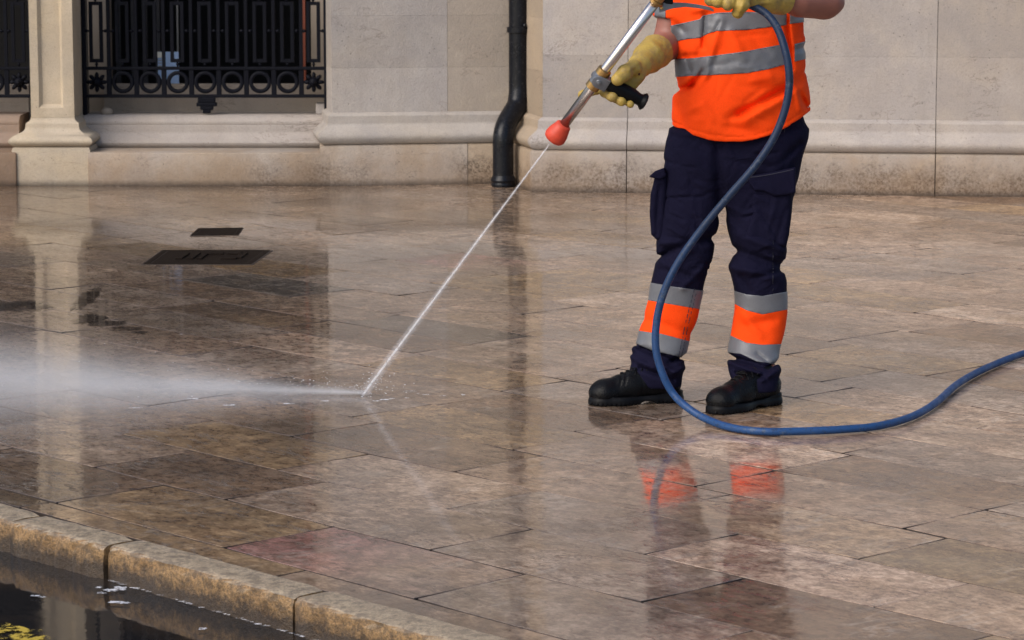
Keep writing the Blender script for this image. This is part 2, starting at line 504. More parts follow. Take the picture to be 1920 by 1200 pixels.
def make_glove():
    m, nt, b = new_mat('yellow_rubber')
    v = coord(nt)
    c = mix(nt, noise(nt, v, 10, 5), (.34, .225, .04), (.45, .32, .075))
    c = mix(nt, ramp(nt, noise(nt, v, 22, 6, .75), [(.46, 0), (.66, .8)]), c, (.24, .17, .08))
    c = mix(nt, ramp(nt, noise(nt, v, 70, 6, .7), [(.6, 0), (.75, .6)]), c, (.16, .11, .06))
    nt.links.new(c, b.inputs['Base Color'])
    b.inputs['Roughness'].default_value = .55
    b.inputs['Specular IOR Level'].default_value = .35
    nb = bump(nt, noise(nt, v, 45, 5, .6, .8), .6, .004)
    nt.links.new(nb, b.inputs['Normal'])
    return m
M['glove'] = make_glove()
M['steel'] = simple('brushed_steel', (.66, .61, .58), .24, 1.0, nscale=60, var=.12, bstr=.04)
M['brass'] = simple('worn_brass', (.42, .26, .10), .35, 1.0, nscale=90, var=.3, bstr=.1)
M['grey_cast'] = simple('grey_cast_alloy', (.17, .18, .20), .42, .5, nscale=70, var=.2, bstr=.2)
M['black_rubber'] = simple('black_rubber', (.004, .004, .005), .45, spec=.14, nscale=40, bstr=.15, bscale=120)
M['red_rubber'] = simple('worn_red_rubber', (.55, .052, .022), .5, nscale=60, var=.3, bstr=.25)
M['hose'] = None
def make_hose():
    m, nt, b = new_mat('blue_rubber_hose')
    g = nt.nodes.new('ShaderNodeNewGeometry'); pos = g.outputs['Position']
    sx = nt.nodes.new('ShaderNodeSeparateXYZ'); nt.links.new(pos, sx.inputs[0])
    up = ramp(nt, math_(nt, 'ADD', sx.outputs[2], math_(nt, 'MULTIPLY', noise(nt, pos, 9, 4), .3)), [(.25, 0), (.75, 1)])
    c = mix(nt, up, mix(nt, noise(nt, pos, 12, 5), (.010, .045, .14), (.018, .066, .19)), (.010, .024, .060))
    c = mix(nt, ramp(nt, noise(nt, pos, 90, 5, .8), [(.54, 0), (.62, .7)]), c, (.015, .02, .03))
    c = mix(nt, ramp(nt, noise(nt, pos, 34, 5, .8), [(.58, 0), (.66, .5)]), c, (.10, .12, .14))
    nt.links.new(c, b.inputs['Base Color'])
    nt.links.new(ramp(nt, noise(nt, pos, 25, 4), [(.35, .42), (.65, .62)]), b.inputs['Roughness'])
    b.inputs['Specular IOR Level'].default_value = .3
    nt.links.new(bump(nt, noise(nt, pos, 150, 3), .15, .0015), b.inputs['Normal'])
    return m
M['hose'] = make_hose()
def make_boot():
    m, nt, b = new_mat('wet_black_leather')
    v = coord(nt)
    c = mix(nt, noise(nt, v, 30, 5), (.0015, .0015, .002), (.006, .006, .007))
    nt.links.new(c, b.inputs['Base Color'])
    nt.links.new(ramp(nt, noise(nt, v, 20, 4), [(.3, .20), (.7, .40)]), b.inputs['Roughness'])
    b.inputs['Specular IOR Level'].default_value = .14
    vo = N_(nt, 'ShaderNodeTexVoronoi', Scale=260.0); nt.links.new(v, vo.inputs['Vector'])
    nb = bump(nt, vo.outputs['Distance'], .6, .0015)
    nt.links.new(bump(nt, noise(nt, v, 28, 4), .35, .004, nb), b.inputs['Normal'])
    return m
M['leather'] = make_boot()
M['cover'] = simple('wet_cast_iron_cover', (.012, .008, .006), .6, .0, spec=.08, nscale=50, var=.4, bstr=.5, bscale=140, bdist=.003)
M['hair'] = simple('dark_brown_hair', (.03, .018, .012), .6, nscale=80, bstr=.6, bscale=240, bdist=.004)
M['eye'] = simple('eye_white', (.8, .78, .74), .25, bstr=0)
M['iris'] = simple('dark_iris', (.03, .02, .012), .2, bstr=0)
M['lip'] = simple('lip', (.40, .12, .10), .5, bstr=0)
def make_foam():
    m, nt, b = new_mat('white_water_foam')
    g = nt.nodes.new('ShaderNodeNewGeometry'); pos = g.outputs['Position']
    b.inputs['Base Color'].default_value = (.82, .84, .9, 1)
    b.inputs['Roughness'].default_value = .5
    nt.links.new(bump(nt, noise(nt, pos, 300, 4), .8, .003), b.inputs['Normal'])
    nt.links.new(ramp(nt, noise(nt, pos, 95, 5, .8), [(.40, 0), (.58, .9)]), b.inputs['Alpha'])
    return m
M['foam'] = make_foam()

# ------------------------------------------------------------------ ground, road, kerb, pavement
g_ = pydata('ground', [(-600, -600, -.16), (600, -600, -.16), (600, 600, -.16), (-600, 600, -.16)], [(0, 1, 2, 3)], M['ground'])
tag(g_, 'dark far ground beyond the street', kind='structure')
q = [uv2w(-12, -.78, -.086), uv2w(9, -.78, -.086), uv2w(9, -14, -.086), uv2w(-12, -14, -.086)]
r_ = pydata('road', q, [(0, 1, 2, 3)], M['road'])
tag(r_, 'dark wet road with standing water beside the kerb', kind='structure')
q = [uv2w(-14, -.70, -.009), uv2w(9, -.70, -.009), uv2w(9, 15, -.009), uv2w(-14, 15, -.009)]
pave = pydata('pavement', q, [(0, 1, 2, 3)], M['joint'])
tag(pave, 'wide wet pavement of pale marble slabs', kind='structure')
# worn paint at the lower left corner
def blob(bm, cx, cy, rx, ry, z, n=18, jit=.3, seed=0):
    rr = random.Random(seed)
    vs = []
    for k in range(n):
        a = 2 * math.pi * k / n
        j = 1 + rr.uniform(-jit, jit)
        vs.append(bm.verts.new((cx + math.cos(a) * rx * j, cy + math.sin(a) * ry * j, z)))
    bm.faces.new(vs)
bm = bmesh.new()
for k, (px, py, rx, ry) in enumerate([(-30, 1228, .15, .26), (-120, 1190, .09, .22)]):
    x, y, z = G(px, py, -.082)
    blob(bm, x, y, rx, ry, -.082 + k * .0006, 40, .12, k)
mk = frombm('road_marking', bm, M['yellow_paint'])
tag(mk, 'worn yellow paint line on the wet road', kind='structure')

ROWS = [-.605, -.26, .085, .42, .755, 1.08, 1.40, 1.70, 1.985, 2.27, 2.61, 2.945, 3.33, 3.72, 4.06, 4.40, 4.74, 5.05, 5.36, 5.70, 6.04, 6.38, 6.72, 7.06, 7.40, 7.74, 8.1, 8.45]
ROWJ = {0: [-3.2, -2.5, -1.79, -1.08, -.37, .33, 1.04, 1.75, 2.5], 1: [-3.5, -2.8, -2.12, -1.41, -.82, -.01, .70, 1.41, 2.1], 2: [-3.9, -3.2, -2.5, -1.76, -1.04, -.34, .37, 1.08, 1.8],
        3: [-4.3, -3.55, -2.83, -2.1, -1.40, -.69, .03, .75, 1.5]}
PALE, BEIGE, GREY, TAN, BROWN, PINK, DARK, ASPH = (.50, .42, .36), (.42, .34, .28), (.38, .335, .305), (.44, .34, .22), (.28, .21, .155), (.56, .29, .26), (.22, .165, .12), (.14, .135, .13)
OVER = [((280, 950), TAN), ((700, 1040), PINK), ((1000, 1130), GREY), ((1330, 1175), (.30, .13, .12)), ((1340, 1115), DARK), ((450, 905), BROWN), ((260, 890), GREY), ((740, 960), PALE), ((900, 1000), PALE),
        ((800, 900), PALE), ((1100, 970), GREY), ((1250, 1080), GREY), ((1500, 1080), (.60, .50, .44)), ((1600, 1000), (.42, .34, .26)), ((1700, 1055), (.29, .235, .16)), ((1850, 1090), GREY), ((1050, 860), BEIGE),
        ((820, 820), BROWN), ((420, 830), TAN), ((500, 522), ASPH), ((560, 535), ASPH), ((700, 530), GREY), ((530, 500), (.36, .25, .12)), ((350, 545), BROWN), ((400, 570), DARK), ((560, 610), BROWN), ((300, 600), GREY),
        ((690, 600), (.22, .2, .18)), ((90, 450), TAN), ((1700, 1170), BEIGE), ((60, 880), BROWN), ((640, 800), BEIGE)]
slab_over = {}
def slab_mesh(L, W, thick=.03, jit=.0010, bev=.0010):
    rr = rnd
    out = []
    def side(a, b, n):
        for k in range(n):
            t = k / n
            j = (rr.uniform(-jit, jit), rr.uniform(-jit, jit)) if k else (0, 0)
            out.append((a[0] + (b[0] - a[0]) * t + j[0], a[1] + (b[1] - a[1]) * t + j[1]))
    c = [(-L / 2, -W / 2), (L / 2, -W / 2), (L / 2, W / 2), (-L / 2, W / 2)]
    side(c[0], c[1], 4); side(c[1], c[2], 2); side(c[2], c[3], 4); side(c[3], c[0], 2)
    n = len(out)
    # knock the corners back a little
    for k in (0, 4, 6, 10):
        q_ = rr.choice((.001, .003, .006))
        out[k] = (out[k][0] * (1 - q_ / (L / 2)), out[k][1] * (1 - q_ / (W / 2)))
    vs = [(x, y, -thick) for x, y in out] + [(x, y, -bev) for x, y in out] + [(x * (1 - 2 * bev / L), y * (1 - 2 * bev / W), 0) for x, y in out]
    fs = []
    for r in range(2):
        for k in range(n):
            fs.append((r * n + k, r * n + (k + 1) % n, (r + 1) * n + (k + 1) % n, (r + 1) * n + k))
    fs.append(tuple(range(2 * n, 3 * n)))
    return vs, fs
def slab_sides(me):
    me.materials.append(M['joint'])
    for p_ in me.polygons:
        if abs(p_.normal.z) < .3: p_.material_index = 1
slabs = []
for i in range(len(ROWS) - 1):
    v0, v1 = ROWS[i], ROWS[i + 1]
    if i in ROWJ: js = list(ROWJ[i])
    else:
        ph = rnd.uniform(-.06, .06) + (.35 if i % 2 == 0 else 0)
        js = []
        u = -13 + ph
        while u < 4.5:
            js.append(u)
            u += .71 * rnd.choice((1, 1, 1, 1, .86, 1.12))
    for a_, b_ in zip(js[:-1], js[1:]):
        uc, vc = (a_ + b_) / 2, (v0 + v1) / 2
        x, y, _ = uv2w(uc, vc)
        px, py = to_px(x, y, 0)
        cor = [to_px(*uv2w(uu, vv)) for uu in (a_, b_) for vv in (v0, v1)]
        if any(uv2w(uu, vv)[1] < 3 for uu in (a_, b_) for vv in (v0, v1)): continue
        vis = max(c[0] for c in cor) > -10 and min(c[0] for c in cor) < 1930 and max(c[1] for c in cor) > 345 and min(c[1] for c in cor) < 1210
        if y > 16.3: continue
        slabs.append((a_, b_, v0, v1, vis, y))
nvis = sum(1 for s in slabs if s[4])
def pick_col(a_, b_, v0, v1):
    for (px, py), col in OVER:
        x, y, _ = G(px, py)
        u, v = w2uv(x, y)
        if a_ <= u < b_ and v0 <= v < v1: return col
    c = rnd.choices([PALE, BEIGE, GREY, TAN, BROWN, PINK], [5, 7, 4, 2, .8, .3])[0]
    k = rnd.uniform(.82, 1.16)
    return tuple(x * k for x in c)
far_bm_v, far_bm_f = [], []
gap = .0029
n_ind = 0
for a_, b_, v0, v1, vis, yy in sorted(slabs, key=lambda s: s[5]):
    L, W = b_ - a_ - gap * .7, v1 - v0 - gap
    vs, fs = slab_mesh(L, W)
    uc, vc = (a_ + b_) / 2, (v0 + v1) / 2
    col = pick_col(a_, b_, v0, v1)
    loc = Vector(uv2w(uc, vc, rnd.uniform(-.0012, .0)))
    rot = Matrix.Rotation(-PA, 4, 'Z') @ Matrix.Rotation(R(rnd.gauss(0, .11)), 4, 'X') @ Matrix.Rotation(R(rnd.gauss(0, .06)), 4, 'Y')
    if vis and n_ind < 298:
        me = bpy.data.meshes.new('paving_slab')
        me.from_pydata(vs, [], fs); me.update()
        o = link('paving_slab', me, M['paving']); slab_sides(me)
        o.parent = pave
        o.matrix_world = Matrix.Translation(loc) @ rot
        o.color = (*col[:3], 0 if col[0] > 1.45 * col[1] else 1)
        if col[0] > 1.45 * col[1]: o.color = (.42, .345, .30, 0)
        n_ind += 1
    else:
        mm = Matrix.Translation(loc) @ rot
        b0 = len(far_bm_v)
        far_bm_v += [mm @ Vector(v) for v in vs]
        far_bm_f += [tuple(i + b0 for i in f) for f in fs]
if far_bm_v:
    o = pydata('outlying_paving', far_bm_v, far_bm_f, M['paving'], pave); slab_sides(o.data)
    o.color = (.335, .262, .20, 1)
    o['kind'] = 'stuff'
print('slabs individually', n_ind, 'visible', nvis)
# narrow border strip between slabs and kerb
u = -4.3
while u < 3.0:
    L = rnd.choice((.86, .95, .78, 1.05))
    vs, fs = slab_mesh(L - .006, .092)
    me = bpy.data.meshes.new('border_slab'); me.from_pydata(vs, [], fs); me.update()
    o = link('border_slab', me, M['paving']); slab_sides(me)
    o.parent = pave
    o.matrix_world = Matrix.Translation(uv2w(u + L / 2, -.654, rnd.uniform(-.002, 0))) @ Matrix.Rotation(-PA, 4, 'Z')
    o.color = (*rnd.choice([TAN, BEIGE, GREY, (.33, .26, .17)]), 1)
    u += L

kerb = empty('kerb', uv2w(0, -.8, -.09))
tag(kerb, 'worn golden sandstone kerb along the wet road', kind='structure')
def kerb_stone(u0, u1, dv=0.0, tw=0.0):
    prof = [(-.798, -.17), (-.798, -.040), (-.7975, -.022), (-.7965, -.010), (-.7935, -.0035), (-.788, -.0005), (-.770, .0012), (-.74, .002), (-.702, .0015), (-.702, -.17)]
    n = 26
    vs, fs = [], []
    L = u1 - u0
    rr = random.Random(int(u0 * 100) + 999)
    for k in range(n + 1):
        t = k / n
        e = min(t, 1 - t) * L
        dip = -.012 * math.exp(-(e / .018) ** 2)
        for (v, z) in prof:
            j = rr.gauss(0, .0022)
            top = 1 if z > -.05 else 0
            vs.append(uv2w(u0 + L * t + (0), v + dv + tw * (t - .5) + (j + (-dip * .8 if v < -.78 else 0)) * (1 if v < -.71 else 0), z + top * (dip * .5 + rr.gauss(0, .0006))))
    m_ = len(prof)
    for k in range(n):
        for j in range(m_ - 1):
            fs.append((k * m_ + j, k * m_ + j + 1, (k + 1) * m_ + j + 1, (k + 1) * m_ + j))
    fs.append(tuple(range(m_))); fs.append(tuple(n * m_ + j for j in range(m_))[::-1])
    bm = bmesh.new()
    bv = [bm.verts.new(v) for v in vs]
    for f in fs: bm.faces.new([bv[i] for i in f])
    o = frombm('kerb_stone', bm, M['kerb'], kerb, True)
    sharpen(o, 50)
for u0, u1, dv, tw in [(-4.2, -3.36, 0, 0), (-3.35, -2.5, 0, 0), (-2.49, -1.66, -.02, .015), (-1.65, -.985, -.022, .012), (-.98, -.593, -.014, .012), (-.583, .127, 0, .003), (.137, .86, 0, 0), (.87, 1.6, 0, 0), (1.61, 2.4, 0, 0), (2.41, 3.3, 0, 0)]:
    kerb_stone(u0, u1, dv, tw)
# backing under kerb joints
o = pydata('kerb_bed', [uv2w(-4.2, -.75, -.17), uv2w(3.3, -.75, -.17), uv2w(3.3, -.75, -.012), uv2w(-4.2, -.75, -.012)], [(0, 1, 2, 3)], M['joint'], kerb)

# ------------------------------------------------------------------ the building
bld = empty('building', (0, 15.8, 0))
tag(bld, 'pale limestone building front with moulded base, pilaster and railed windows behind the worker', 'building')
def unit(a):
    a = np.array(a, float)
    return a / np.linalg.norm(a)
def sweep(name, prof, path, mat, col=(1, 1, 1), T=.14, sub=bld, j0=0.0015, j1=0.0015, bevel=True, smooth=True, ang=35):
    path = [np.array(p, float) for p in path]
    path[0] = path[0] + unit(path[1] - path[0]) * j0
    path[-1] = path[-1] - unit(path[-1] - path[-2]) * j1
    n = len(path)
    dirs = [unit(path[i + 1] - path[i]) for i in range(n - 1)]
    nrm = [np.array([d[1], -d[0]]) for d in dirs]
    poly = [(-T, prof[0][1])] + list(prof) + [(-T, prof[-1][1])]
    mit = []
    for i in range(n):
        if i == 0: mv = nrm[0]
        elif i == n - 1: mv = nrm[-1]
        else:
            s = nrm[i - 1] + nrm[i]
            mv = s / (1 + nrm[i - 1].dot(nrm[i]))
        mit.append(mv)
    bm = bmesh.new()
    rings = [[bm.verts.new((path[i][0] + mit[i][0] * o_, path[i][1] + mit[i][1] * o_, z)) for o_, z in poly] for i in range(n)]
    m_ = len(poly)
    for i in range(n - 1):
        for k in range(m_):
            bm.faces.new((rings[i][k], rings[i][(k + 1) % m_], rings[i + 1][(k + 1) % m_], rings[i + 1][k]))
    bm.faces.new(rings[0]); bm.faces.new(rings[-1][::-1])
    o = frombm(name, bm, mat, sub, smooth)
    sharpen(o, ang)
    o.color = (*col, 1)
    return o
def arc(o0, z0, o1, z1, bulge, n=6):
    pts = []
    for k in range(n + 1):
        t = k / n
        pts.append((o0 + (o1 - o0) * t + bulge * math.sin(math.pi * t), z0 + (z1 - z0) * t))
    return pts
ZG = .222
PL = [(.070, -.05), (.070, ZG - .022), (.066, ZG - .010), (.052, ZG - .002)]
MOULD = [(.052, ZG)] + arc(.060, ZG + .002, .050, ZG + .085, .028, 8) + arc(.046, ZG + .09, .028, ZG + .115, -.006, 4) + [(.028, ZG + .118), (.026, ZG + .150), (.018, ZG + .158), (.004, ZG + .166), (0, ZG + .168)]
ZW = ZG + .168
J0, C1, C2, C3, C4 = (-1.022, 16.086), (-.970, 15.74), (.045, 15.893), (.163, 15.43), (5.2, 14.88)
d3 = unit(np.array(C4) - np.array(C3))
def on3(X):
    t = (X - C3[0]) / d3[0]
    return (C3[0] + d3[0] * t, C3[1] + d3[1] * t)
tanc = (1.0, .90, .74)  # tan of the pipe corner: warm bounce light and dirt put into stone colour
gry = (.97, .985, 1.0)
# section beside the window, up to the pipe
sweep('plinth_stone', PL, [(-1.04, 15.738), (C1[0] + .02, C1[1] + .003), (-.25, 15.8485)], M['plinth'], (1.02, .99, .95))
sweep('plinth_stone', PL, [(-.25, 15.8485), C2, C3], M['plinth'], (1, .92, .80), j1=-.0)
sweep('base_moulding', MOULD, [J0, C1, (-.02, 15.883)], M['wall'], (1.0, .985, .95))
sweep('base_moulding', MOULD, [(-.02, 15.883), C2, C3], M['wall'], tanc, j1=0)
def wall_rows(path, zs, col, mat='wall', sub=bld, T=.16):
    for z0, z1 in zip(zs[:-1], zs[1:]):
        k = rnd.uniform(.91, 1.04)
        sweep('stone_block', [(0, z0 + .0003), (0, z1 - .0003)], path, M[mat], tuple(c * k for c in col), T, sub, j0=.0007, j1=.0007)
ZS2 = [ZW + .0, .63, .91, 1.30, 1.8, 2.3, 2.8, 3.4]
wall_rows([J0, C1, (-.35, 15.8335)], ZS2, (1.0, .99, .97))
wall_rows([(-.35, 15.8335), C2], ZS2, (1.0, .95, .86))
wall_rows([C2, C3], ZS2, tanc)
# right-hand section
xs = [C3[0], .61, 2.21, 3.7, 5.2]
cols3 = [(1.0, .985, .97), (1.0, .98, .955), (1.0, .97, .93), (1.0, .98, .95)]
for a_, b_, cc in zip(xs[:-1], xs[1:], cols3):
    first = a_ == xs[0]
    pth = [on3(a_), on3(b_)]
    # first piece turns the corner: start a hair into the return so the mitre shows the full profile
    if first:
        back = unit(np.array(C2) - np.array(C3))
        st = np.array(C3) + back * .004
        pth = [tuple(st), C3, on3(b_)]
    sweep('plinth_stone', PL, pth, M['plinth'], cc, j0=0 if first else .0025, j1=.0025)
    sweep('base_moulding', MOULD, pth, M['wall'], tuple(c * 1.03 for c in cc), j0=0 if first else .002, j1=.002)
    for r, (z0, z1) in enumerate(zip([ZW, .718, 1.06, 1.4, 1.9, 2.4, 2.9], [.718, 1.06, 1.4, 1.9, 2.4, 2.9, 3.4])):
        k = rnd.uniform(.92, 1.04)
        sweep('stone_block', [(0, z0 + .0003), (0, z1 - .0003)], pth, M['wall'], tuple(c * k for c in cc), .16, bld, j0=0 if first else .0015, j1=.0015)
# upper wall above the visible storey
box('upper_wall', -7, -.02, 15.95, 16.45, 3.4, 7, M['wall'], bld)
sweep('upper_wall', [(0, 3.402), (0, 7)], [(-.02, 15.87), C2, C3, C4], M['wall'], T=.3)
# joints' backing so that no light comes through
sweep('wall_core', [(-.03, .0), (-.03, 3.39)], [(-.93, 15.78), C2, C3, C4], M['joint'], T=.2)

# pilaster
pil = empty('pilaster', (-2.485, 15.9, 0)); pil.parent = bld; pil.location = Vector((-2.485, 15.9, 0)) - parent_origin(bld)
def ring_sweep(name, prof, x0, x1, y0, y1, mat, sub, col=(1, 1, 1), cap=True):
    # closed square plan, prof: (offset, z)
    bm = bmesh.new()
    rings = []
    for o_, z in prof:
        rings.append([bm.verts.new(p) for p in ((x0 - o_, y0 - o_, z), (x1 + o_, y0 - o_, z), (x1 + o_, y1, z), (x0 - o_, y1, z))])
    for i in range(len(rings) - 1):
        for k in range(4):
            bm.faces.new((rings[i][k], rings[i][(k + 1) % 4], rings[i + 1][(k + 1) % 4], rings[i + 1][k]))
    bm.faces.new(rings[0][::-1]); bm.faces.new(rings[-1])
    o = frombm(name, bm, mat, sub, True)
    sharpen(o, 35)
    o.color = (*col, 1)
    return o
SX0, SX1, SY0, SY1 = -2.602, -2.368, 15.78, 16.2
ring_sweep('pilaster_plinth', [(.092, -.02), (.094, .02), (.094, .19), (.088, .204), (.076, .21)], SX0, SX1, SY0, SY1, M['cream'], pil)
ring_sweep('pilaster_base', [(.078, .2105)] + arc(.086, .212, .082, .268, .026, 7) + arc(.070, .272, .028, .312, -.012, 5) + [(.028, .314), (.026, .330)] + arc(.024, .332, .002, .360, -.006, 4), SX0, SX1, SY0, SY1, M['cream'], pil, (1.03, 1.02, 1.0))
def shaft():
    bm = bmesh.new()
    z0, z1 = .361, 3.4
    x0, x1, y0, y1 = SX0, SX1, SY0, SY1
    fr = [(x0, z0), (x1, z0), (x1, z1), (x0, z1)]
    inn = [(x0 + .044, .412), (x1 - .058, .412), (x1 - .058, 3.3), (x0 + .044, 3.3)]
    inn2 = [(x0 + .062, .432), (x1 - .074, .432), (x1 - .074, 3.28), (x0 + .062, 3.28)]
    A = [bm.verts.new((x, y0, z)) for x, z in fr]
    Bv = [bm.verts.new((x, y0, z)) for x, z in inn]
    Cv = [bm.verts.new((x, y0 + .022, z)) for x, z in inn2]
    K = [bm.verts.new((x, y1, z)) for x, z in fr]
    for k in range(4):
        l = (k + 1) % 4
        bm.faces.new((A[k], A[l], Bv[l], Bv[k])); bm.faces.new((Bv[k], Bv[l], Cv[l], Cv[k])); bm.faces.new((A[l], A[k], K[k], K[l]))
    bm.faces.new(Cv); bm.faces.new(K[::-1])
    o = frombm('pilaster_shaft', bm, M['cream'], pil)
    o.color = (1.02, 1.0, .96, 1)
shaft()

# window bays (the railed one and its neighbour left of the pilaster)
def bay(x0, x1, zoff=0.0, tone=(1, 1, 1)):
    sx0, sx1 = x0, x1
    bm = bmesh.new()
    bm_box(bm, x0 - .0, x1 + .03, 15.668, 16.02, -.03, .181, .010)
    o = frombm('plinth_stone', bm, M['plinth'], bld, True); sharpen(o); o.color = (*tone, 1)
    prof = arc(.030, .183, .020, .235, .022, 6) + arc(.016, .238, -.004, .275, -.008, 4) + [(-.004, .278), (-.006, .30)] + arc(-.010, .302, -.045, .352, .018, 5)
    sweep('window_sill', prof, [(x0 - .07, 16.0), (x1 - .005, 16.0)], M['wall'], tuple(c * .99 for c in tone), T=.35)
    b2 = box('sill_upstand', x0, x1, 16.33, 16.42, .345, .505, M['wall'], bld, .006); b2.color = (.9, .86, .8, 1)
bay(-2.2855, -1.01, tone=(1.0, .97, .93))
bay(-4.45, -2.70, tone=(.80, .68, .58))
box('sill_block', -1.085, -.99, 16.13, 16.27, .352, .412, M['wall'], bld, .006)
bm = bmesh.new()
bmesh.ops.create_uvsphere(bm, u_segments=12, v_segments=8, radius=.028, matrix=Matrix.Translation((-2.24, 16.13, .366)) @ Matrix.Diagonal((1.3, 1, .9, 1)))
frombm('sill_scroll', bm, M['int_stone'], bld, True)
# reveals and room behind
room = empty('dark_room', (-2.5, 17, 0)); room.parent = bld; room.location = Vector((-2.5, 17, 0)) - parent_origin(bld)
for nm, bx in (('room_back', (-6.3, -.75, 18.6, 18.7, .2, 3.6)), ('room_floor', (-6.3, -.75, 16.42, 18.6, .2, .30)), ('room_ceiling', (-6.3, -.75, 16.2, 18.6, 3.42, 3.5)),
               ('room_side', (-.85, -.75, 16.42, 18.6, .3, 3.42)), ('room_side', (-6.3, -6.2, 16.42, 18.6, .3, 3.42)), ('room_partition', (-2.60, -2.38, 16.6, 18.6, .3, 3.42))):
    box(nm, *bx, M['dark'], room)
for (a_, b_) in ((-2.38, -2.268), (-1.128, -.99), (-4.45, -4.3)):
    box('inner_jamb', a_, b_, 16.43, 16.6, .30, 3.41, M['int_stone'], bld)
box('wall_behind_reveal', -1.0, -.86, 16.02, 16.45, .0, 3.41, M['wall'], bld)
for k, px in enumerate((222, 251, 272, 296)):
    x = P(px, 60, 17.0)[0]
    box('grey_panel', x - .014, x + .014, 16.98, 17.02, .31, 3.41, M['int_grey'], room)
box('door_frame', P(568, 60, 16.62)[0], P(573, 60, 16.62)[0], 16.605, 16.65, .30, 3.41, M['red_wood'], room)
box('door_transom', -2.268, -1.13, 16.62, 16.65, 1.012, 1.05, M['red_wood'], room)
# board and pole seen through the bars
pole = tube('indoor_pole', [(P(333, 60, 16.9)[0], 16.9, .30), (P(333, 60, 16.9)[0], 16.9, 1.6)], .006, M['grey_pole'], seg=8)
tag(pole, 'thin grey upright pole inside the dark room beside the pale blue board', 'pole')
bd = empty('notice_board', (P(315, 150, 16.7)[0], 16.7, .3))
tag(bd, 'pale blue and cream board standing inside the railed window', 'board')
x0, x1 = P(296, 100, 16.7)[0], P(335, 100, 16.7)[0]
z0, z1, z2 = .30, P(0, 108, 16.7)[2], P(0, 97, 16.7)[2]
box('board_panel', x0, x1, 16.69, 16.71, z0, z2, M['blue_card'], bd)
box('board_header', x0 - .001, x0 + .028, 16.683, 16.6895, z1, z2, M['white_card'], bd)
for k in range(3):
    box('printed_line', x0 + .004, x0 + .022, 16.685, 16.6895, z1 - .018 - .016 * k, z1 - .012 - .016 * k, M['grey_pole'], bd)

